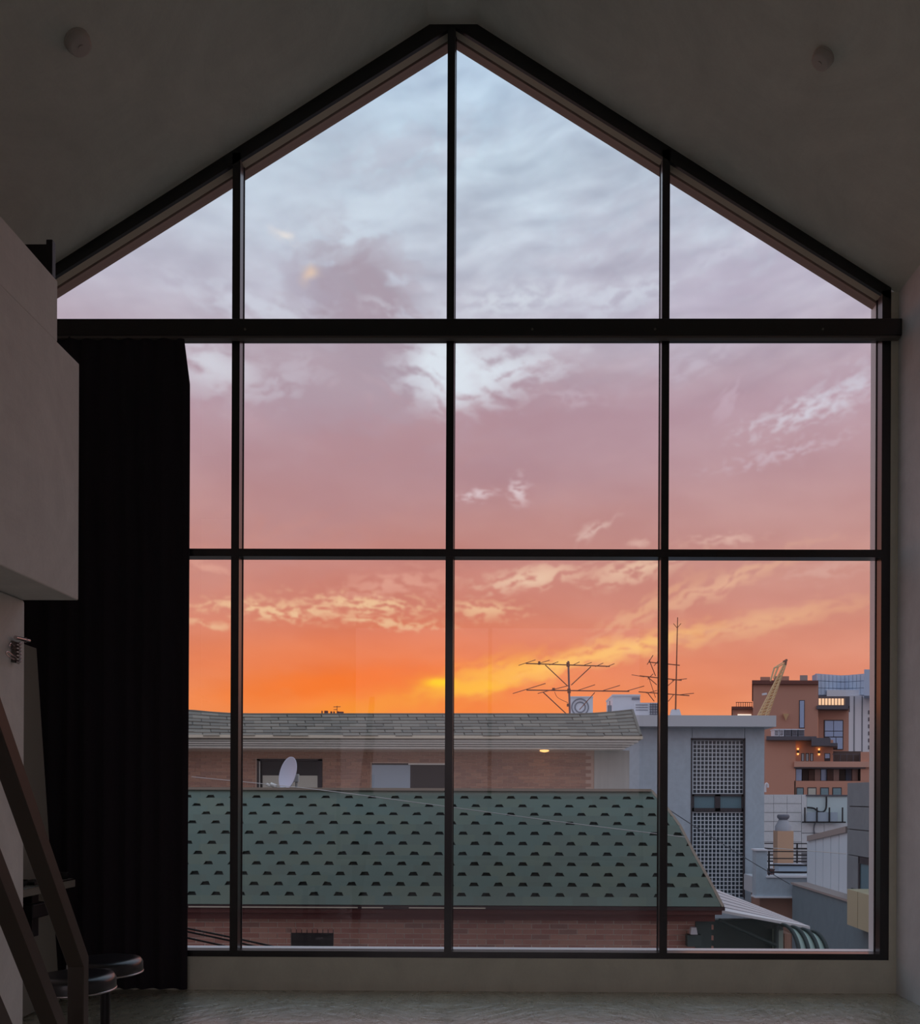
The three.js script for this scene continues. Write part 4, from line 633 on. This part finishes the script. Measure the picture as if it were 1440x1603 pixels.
{ // yellow crane jib
  const D = 55, t = thing('tower_crane', 'yellow lattice crane jib leaning up beyond the stair tower roof', 'crane');
  const P = (x, y, d = D) => at(x, y, d), foot = [P(1181, 1130), P(1187, 1130, D + 0.8), P(1194, 1130), P(1199, 1130, D + 0.8)], head = [P(1227, 1040), P(1227.6, 1039.5, D + 0.25), P(1229.5, 1041), P(1230, 1040.4, D + 0.25)], r = 0.042;
  part('chord', foot.map((a, i) => rod(a, head[i], r, r, 6)), E.crane, t);
  const lace = []; for (let i = 0; i < 18; i++) { const k = i / 18, q = (i + 1) / 18; for (const [a, b] of [[0, 1], [2, 3], [0, 2], [1, 3]]) lace.push(rod(foot[a].clone().lerp(head[a], k), foot[b].clone().lerp(head[b], q), 0.028, 0.028, 5)); }
  part('lacing', lace, E.crane, t);
  part('head_sheave', [bar(P(1226, 1036), P(1232, 1033), 0.12, 0.12), rod(P(1229.5, 1041), P(1231, 1032), 0.06)], std(150, 112, 96, 0.6), t);
  part('gantry', [rod(P(1206, 1066), P(1212, 1045), 0.05), rod(P(1211, 1062), P(1218, 1044), 0.05), rod(P(1211, 1046), P(1218, 1043), 0.045), rod(P(1212, 1045), P(1227, 1036), 0.03), rod(P(1218, 1044), P(1230, 1037), 0.03)], E.crane, t);
  part('mast', [box(foot[0].x - 0.3, foot[1].x, GY, foot[0].y + 0.1, -D + 0.2, -D - 1.0)], E.crane, t);
  part('walkway', bar(P(1193, 1087), P(1200, 1086), 0.12, 0.12), E.pale, t);
}

// ------------------------------------------------------------------ rooftop clutter and aerials
{
  const slabY = at(1000, 1119.5, 29.5).y, slabPx = (d) => VY - (slabY - EYE) * F / d - 1.2;
  const u = thing('air_conditioner', 'white boxy unit with round fan grille on the skyline behind the aerial', 'air conditioner'), d = 31;
  part('casing', facing(893.5, 1091, 928, slabPx(d), d, 0.7), E.unit, u);
  const c = at(908, 1107, d - 0.02), s = d / F;
  for (const r of [13, 8]) part('fan_guard', new THREE.TorusGeometry(r * s, 0.02, 6, 40).translate(c.x, c.y, c.z), E.unitDark, u);
  part('casing_top', facing(893, 1090, 928.5, 1091.6, d - 0.03, 0.76), E.unit, u);
  const e = thing('roof_cabin', 'white roof cabin with a dark slot behind the lifted roof corner', 'cabin');
  part('wall', facing(959, 1089, 1002, slabPx(d + 0.5), d + 0.5, 2), E.unit, e); part('roof', facing(958.5, 1087, 1002.5, 1089.4, d + 0.45, 2.1), E.pale, e); part('slot', facing(989, 1092, 1001, 1095.5, d + 0.47, 0.1), E.unitDark, e);
  const k = thing('roof_screen', 'low white lattice-ended screen right of the roof cabin', 'screen');
  part('panel', facing(993, 1100, 1031, slabPx(d - 0.1), d - 0.1, 0.4), E.unit, k);
  part('lattice', [...[0, 1, 2, 3].map((i) => facing(1018 + i * 3.6, 1101, 1019 + i * 3.6, 1119, d - 0.14, 0.05)), ...[0, 1, 2, 3, 4].map((i) => facing(1017, 1102 + i * 4, 1030, 1103 + i * 4, d - 0.14, 0.05))], E.unitDark, k);
  part('slot', [0, 1, 2].map((i) => facing(995, 1103 + i * 4, 1014, 1103.8 + i * 4, d - 0.12, 0.04)), E.unitDark, k);
  const v = thing('vent_stack', 'thin dark vent stack left of the white roof cabin', 'vent');
  part('stack', facing(951.5, 1104, 957.5, slabPx(d - 0.3), d - 0.3, 0.15), E.unitDark, v); part('finial', facing(954, 1097, 955, 1104, d - 0.25, 0.03), E.rust, v);
}
function element(boom, p0, p1, d, r, name, parent) { // horizontal rod seen from (p0) to (p1); its far end keeps the height of its near end
  const d0 = d, d1 = d * (VY - p0[1]) / (VY - p1[1]); part(name, rod(at(p0[0], p0[1], d0), at(p1[0], p1[1], d1), r, r, 6), E.rust, parent);
}
{
  const d = 20.6, t = thing('television_aerial', 'large rusty television aerial with two booms on the brick house roof', 'aerial'), P = (x, y) => at(x, y, d);
  part('mast', rod(P(892, 1122), P(889.5, 1035), 0.022), E.mast, t);
  const b1 = part('boom', bar(P(823, 1038.6), P(954.5, 1043.2), 0.022, 0.022), E.rust, t), b2 = part('boom', bar(P(824, 1080.3), P(985, 1082.2), 0.024, 0.024), E.rust, t);
  for (const [x0, y0, x1, y1] of [[812, 1041.5, 838, 1033], [842, 1039, 860, 1033.6], [860, 1041, 873.5, 1036], [897, 1041, 907, 1036.2], [912, 1042, 926, 1037], [932, 1043.4, 944, 1038], [949, 1044, 961.5, 1039]]) element(null, [x0, y0], [x1, y1], d, 0.008, 'element', b1);
  for (const [x0, y0, x1, y1] of [[803, 1085.6, 853.5, 1070], [842, 1085.5, 891, 1073], [905, 1080.6, 931, 1072], [944, 1081, 970, 1073], [982, 1081.4, 1008, 1074]]) element(null, [x0, y0], [x1, y1], d, 0.009, 'element', b2);
  part('strut', [rod(P(853.5, 1041), P(888, 1073.5), 0.011), rod(P(925, 1043.6), P(894, 1072.5), 0.011), rod(P(850, 1083.5), P(888, 1119), 0.012), rod(P(931, 1084), P(907, 1111), 0.009)], E.rust, t);
  part('clamp', [bar(P(889, 1037), P(889.3, 1043.5), 0.07, 0.05), bar(P(890.4, 1078), P(890.8, 1085), 0.07, 0.05), bar(P(844, 1035.5), P(844, 1040.5), 0.05, 0.05), bar(P(866.5, 1077), P(866.5, 1081), 0.06, 0.05), bar(P(889, 1101.5), P(889, 1106), 0.05, 0.05)], E.rust, t);
  part('lead', tube([P(868, 1083), P(872, 1091), P(880, 1096), P(889, 1100)], 0.006), E.rust, t);
}
{
  const d = 30.5, t = thing('television_aerial', 'rusty three-boom aerial half hidden by the right window mullion', 'aerial'), P = (x, y) => at(x, y, d);
  part('mast', rod(P(1038, 1121), P(1037, 1033), 0.03), E.mast, t);
  const b = [[1015, 1036.5, 1064, 1041.5], [1001, 1058, 1067, 1065], [999.5, 1083, 1079, 1089]].map(([x0, y0, x1, y1]) => part('boom', bar(P(x0, y0), P(x1, y1), 0.03, 0.03), E.rust, t));
  for (const [x0, y0, x1, y1] of [[1013, 1040, 1022, 1026], [1024, 1042, 1034, 1030]]) element(null, [x0, y0], [x1, y1], d, 0.012, 'element', b[0]);
  for (const [x0, y0, x1, y1] of [[989, 1056.3, 1008, 1059.5], [1052, 1065, 1075, 1062.5], [1014, 1063, 1022, 1055]]) element(null, [x0, y0], [x1, y1], d, 0.012, 'element', b[1]);
  for (const [x0, y0, x1, y1] of [[1060, 1088, 1086, 1085.2], [1012, 1085, 1028, 1081]]) element(null, [x0, y0], [x1, y1], d, 0.012, 'element', b[2]);
  part('strut', [rod(P(1016, 1033), P(1026, 1058), 0.014), rod(P(1014, 1060), P(1028, 1072), 0.014), rod(P(1016, 1062), P(1026, 1092), 0.01), rod(P(1014, 1085), P(1024, 1098), 0.014), rod(P(1055, 1065), P(1046, 1073), 0.012), rod(P(1054, 1088), P(1046, 1098), 0.012)], E.rust, t);
  const m = thing('whip_mast', 'tall thin mast with a forked tip standing on the stair tower', 'aerial'), Q = (x, y) => at(x, y, d - 0.4);
  part('pole', rod(Q(1057.4, 1111), Q(1060.6, 966.5), 0.026, 0.014), E.rust, m);
  for (const s of [-1, 1]) part('fork', rod(Q(1059.9, 983), Q(1060 + s * 6, 976), 0.01), E.rust, m);
  part('footing', [hexa(Q(1050, 1121), Q(1067, 1121), Q(1063.5, 1110), Q(1053, 1110), V(0, 0, -0.3))], E.unit, m);
}
{
  const d = 150, t = thing('skyline_posts', 'tiny cluster of dark posts with an aerial on the far ridge line', 'posts');
  for (const [x0, x1, y] of [[503, 504, 1112.5], [507.5, 512.5, 1112.5], [517, 519, 1113.5], [521.5, 523, 1113.5], [527, 530, 1113.5], [531, 537, 1114]]) part('post', facing(x0, y, x1, 1135, d, 0.6), E.maroon, t);
  part('roof_block', box(at(480, 1130, d).x, at(560, 1130, d).x, GY, at(520, 1134.5, d).y, -d, -d - 8), E.slab, t);
  part('aerial', [rod(at(527.5, 1114, d), at(527.5, 1105, d), 0.05), rod(at(522, 1106.6, d), at(533, 1106.2, d), 0.05), rod(at(522, 1111, d), at(527.5, 1110.6, d), 0.05)], E.rust, t);
}
// ------------------------------------------------------------------ awnings, lamp and wires beside the near house
{
  const t = thing('corrugated_awning', 'pale ribbed awning sloping down from the green-roofed house', 'awning');
  const near0 = at(1124, 1428, 10.25), near1 = at(1268, 1454.5, 10.25), far0 = at(1120, 1394, 12.6), far1 = at(1226, 1437, 12.6), n = 6;
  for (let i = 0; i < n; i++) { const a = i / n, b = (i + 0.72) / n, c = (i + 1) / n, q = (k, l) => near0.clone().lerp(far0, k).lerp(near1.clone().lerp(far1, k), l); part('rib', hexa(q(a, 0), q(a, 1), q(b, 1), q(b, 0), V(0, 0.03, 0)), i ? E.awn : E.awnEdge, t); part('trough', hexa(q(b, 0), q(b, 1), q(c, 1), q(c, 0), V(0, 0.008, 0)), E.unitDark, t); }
  part('support', [rod(at(1125, 1440, 10.5), at(1215, 1480, 10.5), 0.02), rod(at(1215, 1449, 11), at(1215, 1540, 11), 0.03)], E.teal, t);
  const y0 = at(1120, 1440, 11.6).y, g = thing('green_lean_to', 'dark green lean-to wall under the pale awning', 'wall', null, V(0, GY, 0));
  part('wall', box(at(1105, 1460, 11.6).x, at(1226, 1460, 11.6).x, 0, y0 - GY, -11.6, -11.75), E.teal, g);
  part('post', box(at(1214, 1460, 11.4).x, at(1226, 1460, 11.4).x, 0, y0 - GY - 0.1, -11.4, -11.55), E.green, g);
  part('brick_end', box(at(1228, 1465, 11.7).x, at(1238, 1465, 11.7).x, 0, at(1230, 1462, 11.7).y - GY, -11.7, -12.0), E.bricks2[0], g);
  const c = thing('curved_canopy', 'curved green translucent canopy with dark ribs at lower right', 'canopy');
  const rib = (i, k) => { const a = k * 1.35; return at(1222 + i * 15.5 + 27 * Math.sin(a) / 0.976, 1449 + i * 3.4 + 44 * (1 - Math.cos(a)) / 0.78, mix(10.1, 9.7, k)); };
  for (let i = 0; i < 4; i++) {
    if (i < 3) for (let j = 0; j < 8; j++) part('sheet', hexa(rib(i, j / 8), rib(i, (j + 1) / 8), rib(i + 1, (j + 1) / 8), rib(i + 1, j / 8), V(0, -0.006, -0.01)), E.green, c);
    part('rib', tube(Array.from({ length: 9 }, (_, j) => rib(i, j / 8).add(V(0.01, 0.012, 0.012))), 0.022, 24), E.greenDark, c);
  }
  const l = thing('flood_light', 'small white floodlight on a dark box at the brick corner', 'lamp');
  part('head', hexa(at(1081, 1463, 10.3), at(1092, 1463, 10.3), at(1090, 1452, 10.34), at(1082, 1452, 10.34), V(0, 0, -0.08)), E.pale, l);
  part('junction_box', facing(1076, 1464, 1098, 1482, 10.36, 0.12), E.teal, l);
}
const wire = (label, pts, r, m) => single('wire', tube(pts, r, 60), m, label, 'wire');
wire('thin pale wire slanting across the green shingled roof', [[300, 1216, 13], [508.7, 1237.5, 10.4], [694, 1262, 9.6], [880, 1287, 9.6], [1072, 1310.5, 9.6]].map((p) => at(...p)), 0.004, E.cableWhite);
wire('thin dark wire crossing the stair tower towards the lane wall', [[1030, 1256, 22], [1080, 1289, 23], [1163, 1341, 24.5], [1236, 1384, 27]].map((p) => at(...p)), 0.012, E.groove);
wire('thin white wire crossing the white sheet-clad shed', [[1195.5, 1326.5, 29.95], [1267, 1332, 26.6], [1310, 1335.5, 24.4], [1324, 1336.6, 24.05]].map((p) => at(...p)), 0.01, E.cableWhite);
for (const [label, pts] of [['uppermost of three black cables at lower left of the window', [[200, 1434], [296, 1454], [355.4, 1466], [420, 1480], [520, 1502]]], ['middle of three black cables at lower left of the window', [[200, 1438], [295, 1458.8], [355, 1471.5], [405, 1483], [480, 1502]]], ['lowest of three black cables at lower left of the window', [[200, 1448], [295, 1468.6], [355, 1481.7], [420, 1496]]]]) wire(label, pts.map(([x, y]) => at(x, y, 8)), 0.0085, E.cableBlack);

renderer.render(scene, camera);
